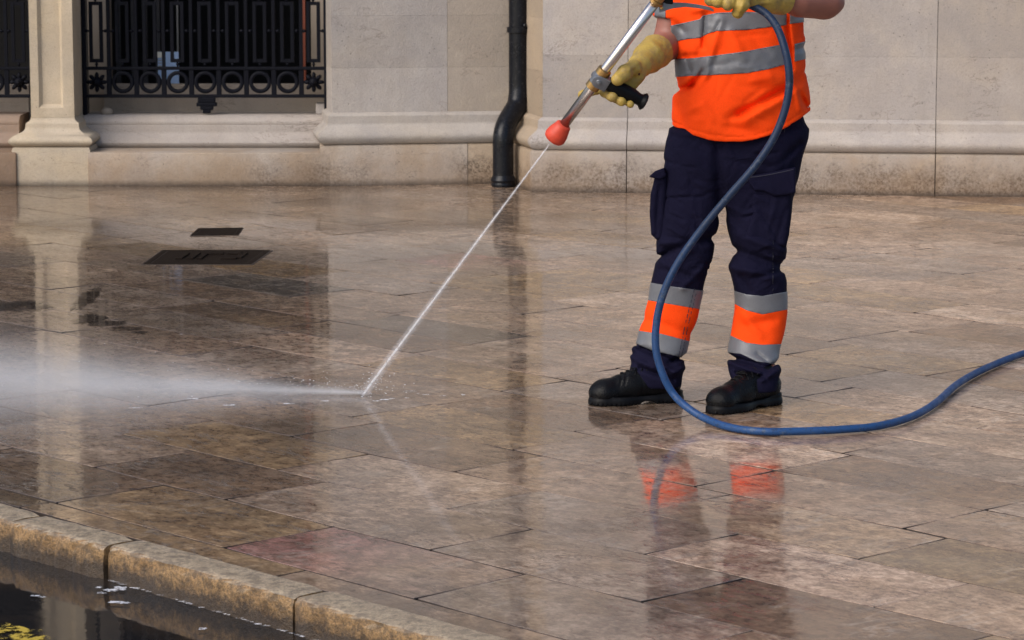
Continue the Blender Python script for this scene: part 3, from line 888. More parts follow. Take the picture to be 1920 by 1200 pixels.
# railings
def railing(xshift, label, xl=160, ncell=9):
    YR = 16.10
    def X(px): return (px - 960) / F_PX * YR * 1.0003 + xshift
    def Zp(py): return P(0, py, YR)[2]
    root = empty('iron_railing', (X(385), YR, .36))
    tag(root, label, 'railing', 'wrought iron window railings')
    base = parent_origin(root)
    zb0, zb1 = Zp(183), Zp(177)
    zm0, zm1 = Zp(131), Zp(125)
    ztop = 1.06
    xs0, xs1 = X(158), X(615)
    for (a, b) in ((zb0, zb1), (zm0, zm1), (ztop, ztop + .022)):
        box('rail', xs0, xs1, YR - .014, YR + .014, a, b, M['iron'], root, .003)
    for px in (160, 612):
        box('end_post', X(px) - .011, X(px) + .011, YR - .0155, YR + .0155, .352, ztop + .04, M['iron'], root, .003)
    cents = [206 + 51.4 * k for k in range(8)]
    for c in cents:
        box('upright', X(c) - .0095, X(c) + .0095, YR - .009, YR + .009, zm1 - .001, ztop + .001, M['iron'], root, .002)
        box('short_upright', X(c) - .0135, X(c) + .0135, YR - .010, YR + .010, zb1 - .001, zm0 + .001, M['iron'], root, .003)
    cells = [183] + [231.7 + 51.4 * k for k in range(7)] + [589]
    for i, c in enumerate(cells):
        bm = bmesh.new()
        zt, zl = Zp(3), Zp(117)
        w_, t_ = .038, .0195
        xc = X(c)
        y0, y1 = YR - .008, YR + .008
        bm_box(bm, xc - w_, xc - w_ + t_, y0, y1, zl, zt, .002)
        bm_box(bm, xc + w_ - t_, xc + w_, y0, y1, zl, zt, .002)
        bm_box(bm, xc - w_ + t_, xc + w_ - t_, y0 + .0005, y1 - .0005, zl, zl + t_, 0)
        bm_box(bm, xc - w_ + t_, xc + w_ - t_, y0 + .0005, y1 - .0005, zt - t_, zt, 0)
        frombm('rectangle_frame', bm, M['iron'], root)
        zk = Zp(58)
        for sx in (-1, 1):
            bm = bmesh.new()
            bmesh.ops.create_uvsphere(bm, u_segments=8, v_segments=6, radius=.010, matrix=Matrix.Translation((xc + sx * (w_ + .014), YR, zk)))
            tube_bm(bm, [(xc + sx * (w_ - .002), YR, zk), (xc + sx * (w_ + .032), YR, zk)], .005, 6)
            frombm('knob', bm, M['iron'], root, True)
        for zq in (zl - .010, zt + .010):
            bm = bmesh.new()
            bmesh.ops.create_uvsphere(bm, u_segments=8, v_segments=6, radius=.009, matrix=Matrix.Translation((xc, YR, zq)))
            tube_bm(bm, [(xc, YR, zq - .014), (xc, YR, zq + .014)], .005, 6)
            frombm('knob', bm, M['iron'], root, True)
        zc = (zb1 + zm0) / 2
        if 0 < i < 8:
            bm = bmesh.new()
            Ro, Ri = .062, .040
            n = 28
            prev = None
            rings = []
            for k in range(n):
                a = 2 * math.pi * k / n
                ca, sa = math.cos(a), math.sin(a)
                rings.append([bm.verts.new((xc + ca * r, YR + y, zc + sa * r)) for r, y in ((Ri, -.006), (Ri + .004, -.010), (Ro - .004, -.010), (Ro, -.006), (Ro, .008), (Ri, .008))])
            for k in range(n):
                A, B_ = rings[k], rings[(k + 1) % n]
                for j in range(6): bm.faces.new((A[j], A[(j + 1) % 6], B_[(j + 1) % 6], B_[j]))
            frombm('ring', bm, M['iron'], root, True)
        else:
            bm = bmesh.new()
            for k in range(8):
                a = 2 * math.pi * k / 8
                bmesh.ops.create_uvsphere(bm, u_segments=8, v_segments=6, radius=.022, matrix=Matrix.Translation((xc + math.cos(a) * .036, YR, zc + math.sin(a) * .034)) @ Matrix.Rotation(-a, 4, 'Y') @ Matrix.Diagonal((1, .6, .55, 1)))
            bmesh.ops.create_uvsphere(bm, u_segments=12, v_segments=8, radius=.026, matrix=Matrix.Translation((xc, YR - .012, zc)))
            bmesh.ops.create_uvsphere(bm, u_segments=10, v_segments=6, radius=.012, matrix=Matrix.Translation((xc, YR - .036, zc)))
            frombm('rosette', bm, M['iron'], root, True)
    # small foot under the middle
    bm = bmesh.new()
    xc = X(388)
    for (hw, za, zbq) in ((.048, Zp(192), zb0 + .001), (.056, Zp(199), Zp(192)), (.036, Zp(206), Zp(199)), (.022, Zp(212), Zp(206))):
        bm_box(bm, xc - hw, xc + hw, YR - .02, YR + .02, max(za, .345), zbq, .004)
    frombm('foot_bracket', bm, M['iron'], root)
    return root
railing(0, 'black wrought iron railing with rings and rectangles, right of the pilaster')
railing(P(57, 100, 16.10)[0] - P(615, 100, 16.10)[0] + .015, 'black wrought iron railing at the left picture edge, left of the pilaster')

# drainpipe
dp = empty('drainpipe', G(943, 352))
tag(dp, 'black cast iron drainpipe with an offset bend in the wall corner', 'drainpipe')
pp = [P(973.5, -900, 15.80), P(973.5, -300, 15.80), P(973.5, 60, 15.80), P(973.5, 150, 15.80), P(973, 178, 15.79), P(969, 198, 15.77), P(960, 214, 15.73), P(951, 230, 15.69), P(945.5, 246, 15.655), P(943.5, 264, 15.64), P(943.5, 300, 15.64), P(943.5, 338, 15.64)]
tube('pipe', catmull(pp, 5), .0565, M['pipe'], dp, 28)
def zring(name, cx, cy, zs, rs, mat, sub):
    return lathe(name, (cx, cy, zs[0]), (cx, cy, zs[0] + 1), [(z - zs[0], r) for z, r in zip(zs, rs)], mat, sub, 28)
cx, cy, cz = P(973.5, 55, 15.80)
zring('collar', cx, cy, [cz - .018, cz - .016, cz + .012, cz + .015], [.058, .067, .067, .058], M['pipe'], dp)
bm = bmesh.new()
bm_box(bm, cx + .055, cx + .088, cy - .02, cy + .02, cz - .013, cz + .011, .003)
bmesh.ops.create_uvsphere(bm, u_segments=8, v_segments=6, radius=.011, matrix=Matrix.Translation((cx + .03, cy - .06, cz + .024)))
frombm('collar_lug', bm, M['pipe'], dp)
fx, fy = P(943.5, 340, 15.64)[0], 15.64
zring('foot_ring', fx, fy, [-.004, .002, .012, .022, .030, .036, .044, .056, .062], [.058, .064, .066, .062, .067, .069, .066, .060, .0565], M['pipe'], dp)

# ------------------------------------------------------------------ manhole covers
def cover(name, label, c4, rise=.0035, fr=.022, bars=True, seedv=1):
    p = [np.array(G(*c)[:2]) for c in c4]     # front-left, back-left, back-right, front-right
    ctr = sum(p) / 4
    root = empty(name, (ctr[0], ctr[1], 0))
    tag(root, label, 'manhole cover')
    def lerp2(s, t): return (p[0] * (1 - s) + p[3] * s) * (1 - t) + (p[1] * (1 - s) + p[2] * s) * t
    W_ = np.linalg.norm(p[3] - p[0]); D_ = np.linalg.norm(p[1] - p[0])
    def quadprism(bm, s0, s1, t0, t1, z0, z1):
        b = [bm.verts.new((*lerp2(s, t), z)) for z in (z0, z1) for s, t in ((s0, t0), (s1, t0), (s1, t1), (s0, t1))]
        for k in range(4): bm.faces.new((b[k], b[(k + 1) % 4], b[4 + (k + 1) % 4], b[4 + k]))
        bm.faces.new(b[4:]); bm.faces.new(b[:4][::-1])
    es, et = fr / W_, fr / D_
    bm = bmesh.new()
    quadprism(bm, 0, 1, 0, et, -.03, rise); quadprism(bm, 0, 1, 1 - et, 1, -.03, rise)
    quadprism(bm, 0, es, et, 1 - et, -.03, rise); quadprism(bm, 1 - es, 1, et, 1 - et, -.03, rise)
    frombm('cover_frame', bm, M['cover'], root)
    gs, gt = es * 1.25, et * 1.25
    bm = bmesh.new()
    quadprism(bm, gs, 1 - gs, gt, 1 - gt, -.03, rise - .0012)
    frombm('cover_plate', bm, M['cover'], root)
    if bars:
        for s0, s1, t0, t1 in ((.24, .30, .3, .72), (.34, .40, .3, .72), (.44, .48, .3, .72), (.48, .62, .64, .72), (.66, .80, .64, .72), (.78, .84, .36, .72), (.66, .80, .30, .38)):
            bm = bmesh.new(); quadprism(bm, s0, s1, t0, t1, rise - .002, rise + .006)
            frombm('raised_bar', bm, M['cover'], root)
    bm = bmesh.new()
    quadprism(bm, -.02, 1.02, -.02, 1.02, -.028, .0012)
    frombm('cover_bed', bm, M['joint'], root)
    return root
cover('manhole_cover', 'large square iron cover with raised bars in the wet paving', [(269, 496), (306, 470), (507, 470), (471, 496)])
cover('manhole_cover', 'small dark iron cover behind the large one, nearest the window', [(358, 442), (372, 429), (455, 428), (446, 441)], fr=.015, bars=False)

# still water lying on the slabs, mirror smooth
def make_film():
    m, nt, b = new_mat('standing_water')
    b.inputs['Base Color'].default_value = (.035, .026, .020, 1)
    b.inputs['Roughness'].default_value = .012
    b.inputs['IOR'].default_value = 1.5
    g = nt.nodes.new('ShaderNodeNewGeometry')
    nt.links.new(ramp(nt, noise(nt, g.outputs['Position'], 9, 5, .7), [(.34, .1), (.52, .75)]), b.inputs['Alpha'])
    nt.links.new(bump(nt, noise(nt, g.outputs['Position'], 12, 2), .06, .003), b.inputs['Normal'])
    return m
M['film'] = make_film()
bm = bmesh.new()
k = 0
for px, py, rx, ry in [(0, 574, .19, .16), (162, 560, .035, .30), (168, 598, .06, .12), (200, 607, .07, .07), (235, 617, .06, .05), (262, 624, .03, .03)]:
    x, y, _ = G(px, py)
    blob(bm, x, y, rx, ry, .0022 + k * .00007, 30, .22, 300 + k); k += 1
tag(frombm('puddle', bm, M['film']), 'thin still water lying in dips of the paving', kind='structure')

# ------------------------------------------------------------------ foam on the paving and the puddle
bm = bmesh.new()
k = 0
for px, py, rx, ry, h in [(722, 749, .016, .010, 0), (735, 747, .010, .006, 0), (762, 746, .006, .004, 0), (770, 733, .02, .004, 0), (800, 740, .012, .004, 0), (830, 742, .01, .003, 0), (868, 740, .006, .012, 0), (785, 738, .008, .005, 0),
                      (705, 752, .012, .008, 0), (610, 752, .015, .006, 0), (540, 757, .02, .006, 0), (255, 765, .02, .006, 0), (340, 627, .006, .006, 0), (360, 748, .02, .01, 0), (430, 760, .02, .008, 0), (1200, 745, .004, .004, 0),
                      (205, 1107, .018, .014, 1), (222, 1104, .016, .02, 1), (190, 1112, .012, .008, 1), (216, 1130, .022, .012, 1), (232, 1131, .012, .009, 1), (66, 1118, .012, .008, 1), (78, 1120, .008, .006, 1), (378, 1180, .009, .012, 1), (184, 1102, .008, .007, 1)]:
    z = -.0815 if h else .0035
    x, y, _ = G(px, py, z)
    blob(bm, x, y, rx, ry, z + k * .00006, 16, .45, k); k += 1
# foam line at the kerb's foot
u = -.57
for i in range(60):
    u += rnd.choice((.006, .010, .014, .02, .045))
    x, y, z = uv2w(u, -.803 - rnd.uniform(0, .004), -.0815)
    blob(bm, x, y, rnd.uniform(.003, .012), rnd.uniform(.001, .0045), z + i * .00003, 8, .45, i + 50)
    if u > .4: break
fo = frombm('foam', bm, M['foam'])
tag(fo, 'white foam flecks on the wet paving and kerb water', kind='stuff')

# ------------------------------------------------------------------ signed-distance modelling (clothes, body, gloves, boots)
def grid(lo, hi, h):
    ax = [np.arange(lo[i], hi[i], h, dtype=np.float32) for i in range(3)]
    return np.meshgrid(*ax, indexing='ij')
def smin(a, b, k):
    hh = np.clip(.5 + .5 * (b - a) / k, 0, 1)
    return b * (1 - hh) + a * hh - k * hh * (1 - hh)
def cone(X, Y, Z, a, ra, b, rb):
    a = np.array(a, np.float32); b = np.array(b, np.float32); d = b - a
    L2 = max(float(d.dot(d)), 1e-9)
    t = np.clip(((X - a[0]) * d[0] + (Y - a[1]) * d[1] + (Z - a[2]) * d[2]) / L2, 0, 1)
    return np.sqrt((X - a[0] - t * d[0]) ** 2 + (Y - a[1] - t * d[1]) ** 2 + (Z - a[2] - t * d[2]) ** 2) - (ra + (rb - ra) * t)
def ellipsoid(X, Y, Z, c, r):
    k = np.sqrt(((X - c[0]) / r[0]) ** 2 + ((Y - c[1]) / r[1]) ** 2 + ((Z - c[2]) / r[2]) ** 2)
    return (k - 1) * min(r)
def iso(d, lo, h):
    g = vdb.FloatGrid(h * 3)
    g.copyFromArray(np.clip(d, -3 * h, 3 * h).astype(np.float32))
    out = g.convertToPolygons(isovalue=0.0)
    pts = out[0].astype(np.float64) * h + np.array(lo)
    quads = out[-1]
    if len(out) == 3 and len(out[1]): raise RuntimeError('tris')
    p = pts[quads]
    vol = np.einsum('ij,ij->i', np.cross(p[:, 1] - p[:, 0], p[:, 2] - p[:, 0]), p[:, 0]).sum()
    if vol < 0: quads = quads[:, ::-1]
    return pts, quads
def smooth_pts(pts, quads, it=2, lam=.5):
    n = len(pts)
    e = np.concatenate([quads[:, [0, 1]], quads[:, [1, 2]], quads[:, [2, 3]], quads[:, [3, 0]]])
    for _ in range(it):
        acc = np.zeros_like(pts); cnt = np.zeros(n)
        for a, b in ((0, 1), (1, 0)):
            for c in range(3): acc[:, c] += np.bincount(e[:, a], pts[e[:, b], c], n)
            cnt += np.bincount(e[:, a], minlength=n)
        pts = pts + lam * (acc / np.maximum(cnt, 1)[:, None] - pts)
    return pts
def mesh_np(name, pts, faces, mat, parent):
    me = bpy.data.meshes.new(name)
    n, f = len(pts), len(faces)
    me.vertices.add(n); me.vertices.foreach_set('co', np.asarray(pts, np.float32).ravel())
    k = faces.shape[1]
    me.loops.add(f * k); me.loops.foreach_set('vertex_index', faces.astype(np.int32).ravel())
    me.polygons.add(f); me.polygons.foreach_set('loop_start', np.arange(0, f * k, k, dtype=np.int32))
    me.polygons.foreach_set('loop_total', np.full(f, k, np.int32))
    me.update(calc_edges=True); me.validate()
    return link(name, me, mat, parent, True)
def sdf_obj(name, d, lo, h, mat, parent, it=2):
    pts, q = iso(d, lo, h)
    pts = smooth_pts(pts, q, it)
    return mesh_np(name, pts, q, mat, parent), pts, q
def vnormals(pts, q):
    nn = np.cross(pts[q[:, 2]] - pts[q[:, 0]], pts[q[:, 3]] - pts[q[:, 1]])
    out = np.zeros_like(pts)
    for k in range(4):
        for c in range(3): out[:, c] += np.bincount(q[:, k], nn[:, c], len(pts))
    return out / np.maximum(np.linalg.norm(out, axis=1), 1e-9)[:, None]
def band(name, pts, q, fns, mat, parent, off=.0018, label=None):
    """A strip of cloth sewn on: the part of a garment's surface where every fn(px,py,pts) >= 0, lifted off it and given thickness."""
    nrm = vnormals(pts, q)
    px, py = to_px(pts[:, 0], pts[:, 1], pts[:, 2])
    S = [f(px, py, pts) for f in fns]
    keep = np.ones(len(q), bool)
    for s in S: keep &= (s[q] > 0).any(axis=1)
    V, Fc, cache = [], [], {}
    P2 = pts + nrm * off
    for f in q[keep]:
        poly = [(P2[i], nrm[i], [s[i] for s in S], ('v', int(i))) for i in f]
        for si in range(len(S)):
            new = []
            for a, b in zip(poly, poly[1:] + poly[:1]):
                sa, sb = a[2][si], b[2][si]
                if sa >= 0: new.append(a)
                if (sa >= 0) != (sb >= 0):
                    t = sa / (sa - sb)
                    key = tuple(sorted((a[3], b[3]), key=str)) + (si,)
                    new.append((a[0] + (b[0] - a[0]) * t, a[1] + (b[1] - a[1]) * t, [x + (y - x) * t for x, y in zip(a[2], b[2])], key))
            poly = new
            if len(poly) < 3: break
        if len(poly) < 3: continue
        ids = []
        for p_ in poly:
            if p_[3] not in cache:
                cache[p_[3]] = len(V); V.append(p_[0])
            if not ids or ids[-1] != cache[p_[3]]: ids.append(cache[p_[3]])
        if ids[0] == ids[-1]: ids.pop()
        if len(set(ids)) >= 3 and len(set(ids)) == len(ids): Fc.append(tuple(ids))
    if not Fc: 
        print('empty band', name); return None
    me = bpy.data.meshes.new(name)
    me.from_pydata([tuple(v) for v in V], [], Fc); me.validate(); me.update()
    o = link(name, me, mat, parent, True)
    md = o.modifiers.new('thickness', 'SOLIDIFY'); md.thickness = .0022; md.offset = -1
    if label: o['label'] = label
    return o
def below(curve):   # py >= curve(px)
    xs_, ys_ = zip(*curve)
    return lambda px, py, p: py - np.interp(px, xs_, ys_)
def above(curve):
    xs_, ys_ = zip(*curve)
    return lambda px, py, p: np.interp(px, xs_, ys_) - py
def folds(PX, PY, lst):
    out = np.zeros_like(PX)
    for x0, y0, x1, y1, w_, amp in lst:
        dx, dy = x1 - x0, y1 - y0
        L2 = dx * dx + dy * dy
        t = ((PX - x0) * dx + (PY - y0) * dy) / L2
        tc = np.clip(t, 0, 1)
        dd = np.sqrt((PX - x0 - tc * dx) ** 2 + (PY - y0 - tc * dy) ** 2)
        out += amp * np.exp(-(dd / w_) ** 2) * (1 - .35 * np.abs(2 * tc - 1))
    return out
def stack(X, Y, Z, rows, Yref, n=2.35, sm=3):
    """rows: (py, xL, xR, Ycentre, half depth) -> distance to a loft of super-ellipses"""
    rows = sorted(rows, key=lambda r: -r[0])
    zs = np.array([P(960, r[0], r[3])[2] for r in rows])
    cx_ = np.array([(P(r[1], r[0], r[3])[0] + P(r[2], r[0], r[3])[0]) / 2 for r in rows])
    a_ = np.array([(P(r[2], r[0], r[3])[0] - P(r[1], r[0], r[3])[0]) / 2 for r in rows])
    zz = np.linspace(zs[0], zs[-1], 240)
    def ip(v):
        o = np.interp(zz, zs, v)
        k = np.ones(7) / 7
        for _ in range(sm): o = np.convolve(np.pad(o, 3, mode='edge'), k, 'valid')
        return o
    cxi, ai = ip(cx_), ip(a_)
    cyi, bi = ip(np.array([r[3] for r in rows])), ip(np.array([r[4] for r in rows]))
    z1 = Z[0, 0, :]
    f = lambda v: np.interp(z1, zz, v)[None, None, :].astype(np.float32)
    cxx, aa, cyy, bb = f(cxi), f(ai), f(cyi), f(bi)
    k = (np.abs((X - cxx) / aa) ** n + np.abs((Y - cyy) / bb) ** n) ** (1 / n)
    d = (k - 1) * np.minimum(aa, bb)
    return np.maximum(d, np.maximum(Z - zs[-1], zs[0] - Z))
def wavy(X, Y, Z, s, seed):
    rr = random.Random(seed)
    o = 0
    for i in range(7):
        f = s * rr.uniform(.6, 1.7)
        d = np.array([rr.gauss(0, 1), rr.gauss(0, 1), rr.gauss(0, 1.3)]); d /= np.linalg.norm(d)
        o = o + np.sin(f * (X * d[0] + Y * d[1] + Z * d[2]) + rr.uniform(0, 6.3)) / 7
    return o

YB = 8.95
person = empty('person', (.52, 8.93, 0))
tag(person, 'worker in orange high-visibility shirt and navy cargo trousers holding a pressure washer lance', 'person')

# --- trousers
h = .0042
lo = (.36, 8.72, .05); hi = (.97, 9.2, .93)
X, Y, Z = grid(lo, hi, h)
PX, PY = to_px(X, Y, Z)
legL = [(245, 1258, 1400, 8.97, .105), (300, 1250, 1385, 8.965, .105), (350, 1243, 1366, 8.96, .10), (400, 1238, 1352, 8.955, .092), (450, 1232, 1342, 8.95, .085), (490, 1229, 1334, 8.94, .08), (530, 1221, 1320, 8.945, .078),
        (560, 1218, 1314, 8.95, .078), (590, 1209, 1309, 8.95, .078), (620, 1200, 1298, 8.95, .080), (645, 1194, 1291, 8.945, .082), (660, 1187, 1287, 8.94, .084), (675, 1186, 1284, 8.93, .086), (695, 1178, 1281, 8.92, .088), (712, 1184, 1278, 8.92, .086), (724, 1196, 1276, 8.92, .082), (736, 1214, 1274, 8.93, .074)]
legR = [(245, 1350, 1512, 8.98, .11), (300, 1345, 1494, 8.975, .11), (350, 1350, 1490, 8.97, .105), (400, 1358, 1484, 8.965, .098), (430, 1364, 1478, 8.96, .092), (470, 1374, 1471, 8.95, .086), (500, 1369, 1473, 8.945, .083), (520, 1372, 1475, 8.945, .081),
        (550, 1379, 1475, 8.95, .079), (585, 1379, 1475, 8.95, .079), (620, 1373, 1470, 8.95, .08), (650, 1366, 1462, 8.93, .081), (668, 1364, 1458, 8.91, .082), (685, 1364, 1463, 8.875, .086), (703, 1366, 1462, 8.855, .088), (718, 1374, 1458, 8.845, .086), (732, 1390, 1458, 8.845, .080), (744, 1410, 1457, 8.855, .070)]
pelvis = [(190, 1290, 1490, 8.98, .11), (220, 1280, 1503, 8.98, .112), (240, 1268, 1508, 8.98, .122), (256, 1259, 1509, 8.98, .132), (290, 1252, 1500, 8.975, .13), (335, 1262, 1486, 8.97, .11), (380, 1300, 1440, 8.97, .07)]
dl = stack(X, Y, Z, legL, YB); dr = stack(X, Y, Z, legR, YB); dpv = stack(X, Y, Z, pelvis, YB)
d = smin(smin(dl, dpv, .035), smin(dr, dpv, .035), .012)
FT = [(1252, 470, 1335, 446, 9, -.010), (1226, 486, 1262, 470, 5, -.008), (1240, 455, 1300, 462, 7, .005), (1330, 425, 1262, 500, 8, .006), (1245, 372, 1322, 368, 2.5, -.003), (1262, 255, 1330, 270, 8, -.003),
      (1380, 470, 1470, 500, 9, -.010), (1372, 500, 1450, 520, 8, .008), (1385, 440, 1470, 470, 8, .007), (1420, 520, 1474, 505, 6, -.007), (1360, 300, 1440, 310, 6, -.003), (1350, 280, 1420, 290, 8, -.003), (1390, 520, 1405, 545, 7, -.006),
      (1345, 270, 1352, 400, 10, -.010), (1470, 300, 1500, 270, 6, -.005), (1300, 520, 1240, 505, 7, -.005), (1320, 500, 1280, 540, 6, .005), (1215, 600, 1290, 625, 10, -.004), (1400, 610, 1450, 600, 10, -.005), (1395, 590, 1425, 630, 8, .005),
      (1195, 650, 1260, 676, 5, -.012), (1255, 680, 1283, 668, 5, -.010), (1180, 668, 1225, 690, 5, .006), (1225, 678, 1270, 700, 5, .008), (1200, 690, 1262, 712, 4, -.009), (1184, 655, 1200, 648, 5, .006), (1262, 700, 1282, 690, 5, .007),
      (1368, 668, 1440, 690, 4.5, -.013), (1440, 690, 1462, 676, 4, -.010), (1368, 680, 1425, 700, 4, .008), (1380, 698, 1435, 708, 4, -.009), (1430, 712, 1460, 694, 5, .009), (1420, 664, 1448, 686, 4, -.006), (1385, 676, 1370, 672, 4, -.006)]
rc = random.Random(5)
for _ in range(70):
    lx = rc.choice((1285, 1425)) + rc.uniform(-40, 40); ly = rc.uniform(270, 530); an = rc.gauss(0, .5) + (.35 if lx < 1350 else -.35); ln = rc.uniform(12, 34)
    FT.append((lx, ly, lx + ln * math.cos(an), ly + ln * math.sin(an), rc.uniform(2.2, 4.5), rc.choice((-1, -1, 1)) * rc.uniform(.0012, .003)))
d = d - 2.1 * folds(PX, PY, FT) - .0022 * wavy(X, Y, Z, 42, 3) - .0012 * wavy(X, Y, Z, 95, 4)
tr, tp, tq = sdf_obj('trousers', d, lo, h, M['navy'], person, 1)
isL = lambda px, py, p: 1343 - px
isR = lambda px, py, p: px - 1343
def leg_bands(side, cs):
    a, b, c, e = cs
    for nm, m_, up, dn in (('reflective_band', 'band', a, b), ('orange_band', 'orange', b, c), ('reflective_band', 'band', c, e)):
        band(nm, tp, tq, [side, below(up), above(dn)], M[m_], person, .0022 if m_ == 'band' else .0018)
leg_bands(isL, ([(1215, 529), (1260, 537), (1318, 545)], [(1215, 563), (1250, 569), (1310, 579)], [(1195, 620), (1240, 626), (1292, 640)], [(1190, 642), (1225, 657), (1288, 672)]))
leg_bands(isR, ([(1376, 545), (1400, 552), (1430, 555), (1474, 547)], [(1378, 569), (1400, 582), (1430, 589), (1476, 580)], [(1366, 627), (1400, 643), (1430, 647), (1466, 645)], [(1364, 660), (1390, 664), (1420, 678), (1450, 682)]))
# stitched seams, sewn on as narrow strips
def stitch(pts_, q_, curve, wpx, parent=None):
    ys_, xs_ = zip(*[(y, x) for x, y in curve])
    f = lambda px, py, p: wpx - np.abs(px - np.interp(py, ys_, xs_))
    return band('seam', pts_, q_, [f, lambda px, py, p: py - ys_[0], lambda px, py, p: ys_[-1] - py, lambda px, py, p: 9.0 - p[:, 1]], M['seam'], person, .0030)
stitch(tp, tq, [(1301, 541), (1286, 600), (1271, 670)], .55)
stitch(tp, tq, [(1306, 543), (1291, 602), (1276, 672)], .45)
stitch(tp, tq, [(1462, 320), (1449, 440), (1449, 550)], .45)
# seams down the outside of the trousers
def seam(pxs, Yf, parent, r=.0014, mat='seam'):
    return tube('seam', catmull([P(a, b, Yf) for a, b in pxs], 4), r, M[mat], parent, 6)
# cargo pockets
def pocket(outl, Y0, Y1, mat, nm, bevel=.006, inflate=.0):
    bm = bmesh.new()
    vs0 = [bm.verts.new(P(a, b, Y0)) for a, b in outl]
    x_ = [(Vector(P(a, b, Y1))) for a, b in outl]
    vs1 = [bm.verts.new(v) for v in x_]
    n = len(outl)
    f0 = bm.faces.new(vs0); f1 = bm.faces.new(vs1[::-1])
    for k in range(n): bm.faces.new((vs0[(k + 1) % n], vs0[k], vs1[k], vs1[(k + 1) % n]))
    bmesh.ops.bevel(bm, geom=list(f0.edges) + list(f1.edges), offset=bevel, segments=3, profile=.5, affect='EDGES')
    o = frombm(nm, bm, M[mat], person, True)
    return o
def sdf_poly_pocket(nm, outl, yc, depth, thick_fn=None, h=.003, fold=(), rnd_=.008):
    """a puffed patch: distance to a pixel-space outline, rounded, between two depths"""
    xs_ = [a for a, b in outl]; ys_ = [b for a, b in outl]
    p0 = P(min(xs_) - 8, max(ys_) + 8, yc + depth + .02); p1 = P(max(xs_) + 8, min(ys_) - 8, yc - depth - .02)
    lo_ = (min(p0[0], P(min(xs_) - 8, 0, yc)[0]), yc - depth - .03, min(p0[2], p1[2]) - .01)
    hi_ = (P(max(xs_) + 8, 0, yc)[0], yc + depth + .03, max(p0[2], p1[2]) + .01)
    X, Y, Z = grid(lo_, hi_, h)
    PX, PY = to_px(X, Y, Z)
    sgn = np.zeros(PX.shape, bool); dm = np.full(PX.shape, 1e9, np.float32)
    n = len(outl)
    for i in range(n):
        x0, y0 = outl[i]; x1, y1 = outl[(i + 1) % n]
        dx, dy = x1 - x0, y1 - y0
        t = np.clip(((PX - x0) * dx + (PY - y0) * dy) / (dx * dx + dy * dy), 0, 1)
        dm = np.minimum(dm, np.hypot(PX - x0 - t * dx, PY - y0 - t * dy))
        c = ((y0 > PY) != (y1 > PY)) & (PX < (x1 - x0) * (PY - y0) / ((y1 - y0) or 1e-9) + x0)
        sgn ^= c
    d2 = np.where(sgn, -dm, dm) * (yc / F_PX)
    dy_ = np.abs(Y - yc) - depth
    a, b = d2 + rnd_, dy_ + rnd_
    d = np.minimum(np.maximum(a, b), 0) + np.sqrt(np.maximum(a, 0) ** 2 + np.maximum(b, 0) ** 2) - rnd_
    if fold: d = d - folds(PX, PY, fold)
    d = d - .0012 * wavy(X, Y, Z, 70, 9)
    return sdf_obj(nm, d, lo_, h, M['navy'], person, 1)[0]
# image-right pocket sits on the thigh's outer front, flap above it
sdf_poly_pocket('cargo_pocket', [(1404, 350), (1486, 338), (1484, 400), (1480, 440), (1474, 463), (1440, 462), (1404, 462), (1396, 440), (1408, 400)], 8.905, .042, fold=[(1420, 385, 1462, 450, 6, -.007), (1455, 375, 1440, 430, 6, .006), (1412, 365, 1440, 380, 4, .004), (1475, 390, 1455, 455, 5, -.005)], rnd_=.022)
sdf_poly_pocket('pocket_flap', [(1398, 330), (1452, 322), (1492, 313), (1492, 362), (1466, 367), (1452, 368), (1432, 358), (1416, 358)], 8.893, .044, rnd_=.007, fold=[(1402, 340, 1416, 357, 3, .003)])
sdf_poly_pocket('cargo_pocket', [(1228, 330), (1252, 322), (1250, 400), (1244, 452), (1232, 450), (1221, 440), (1218, 400), (1220, 365)], 8.95, .045, rnd_=.015, fold=[(1236, 350, 1230, 440, 4, -.005)])
sdf_poly_pocket('pocket_flap', [(1217, 331), (1228, 321), (1246, 314), (1250, 330), (1240, 336), (1230, 335), (1222, 333)], 8.94, .045, rnd_=.003)
for pts_, Yf in (([(1404, 333), (1440, 328), (1488, 318)], 8.850),):
    seam(pts_, Yf, person)
seam([(1472, 235), (1468, 270), (1464, 300), (1462, 318)], 8.868, person)

# --- shirt
h = .0042
lo = (.36, 8.70, .70); hi = (1.0, 9.22, 1.48)
X, Y, Z = grid(lo, hi, h)
PX, PY = to_px(X, Y, Z)
torso = [(-118, 1340, 1430, 8.98, .075), (-105, 1305, 1465, 8.98, .095), (-85, 1278, 1492, 8.98, .108), (-50, 1262, 1502, 8.98, .12), (-10, 1252, 1505, 8.98, .128), (30, 1254, 1506, 8.98, .135), (60, 1260, 1506, 8.98, .142), (90, 1262, 1508, 8.98, .15), (120, 1266, 1510, 8.98, .155),
         (145, 1268, 1512, 8.98, .158), (165, 1265, 1516, 8.98, .16), (190, 1260, 1519, 8.98, .162), (220, 1258, 1519, 8.98, .160), (250, 1260, 1518, 8.98, .158), (285, 1262, 1516, 8.98, .155)]
d = stack(X, Y, Z, torso, YB, n=2.25)
SHR, SHL = P(1286, -62, 8.98), P(1487, -66, 8.98)
ELR, ELL = P(1251, 84, 8.96), P(1548, 2, 8.80)
def lerp3(a, b, t): return tuple(a[i] + (b[i] - a[i]) * t for i in range(3))
d = smin(d, cone(X, Y, Z, SHR, .066, lerp3(SHR, ELR, .64), .065), .03)
d = smin(d, cone(X, Y, Z, SHL, .066, lerp3(SHL, ELL, .55), .062), .03)
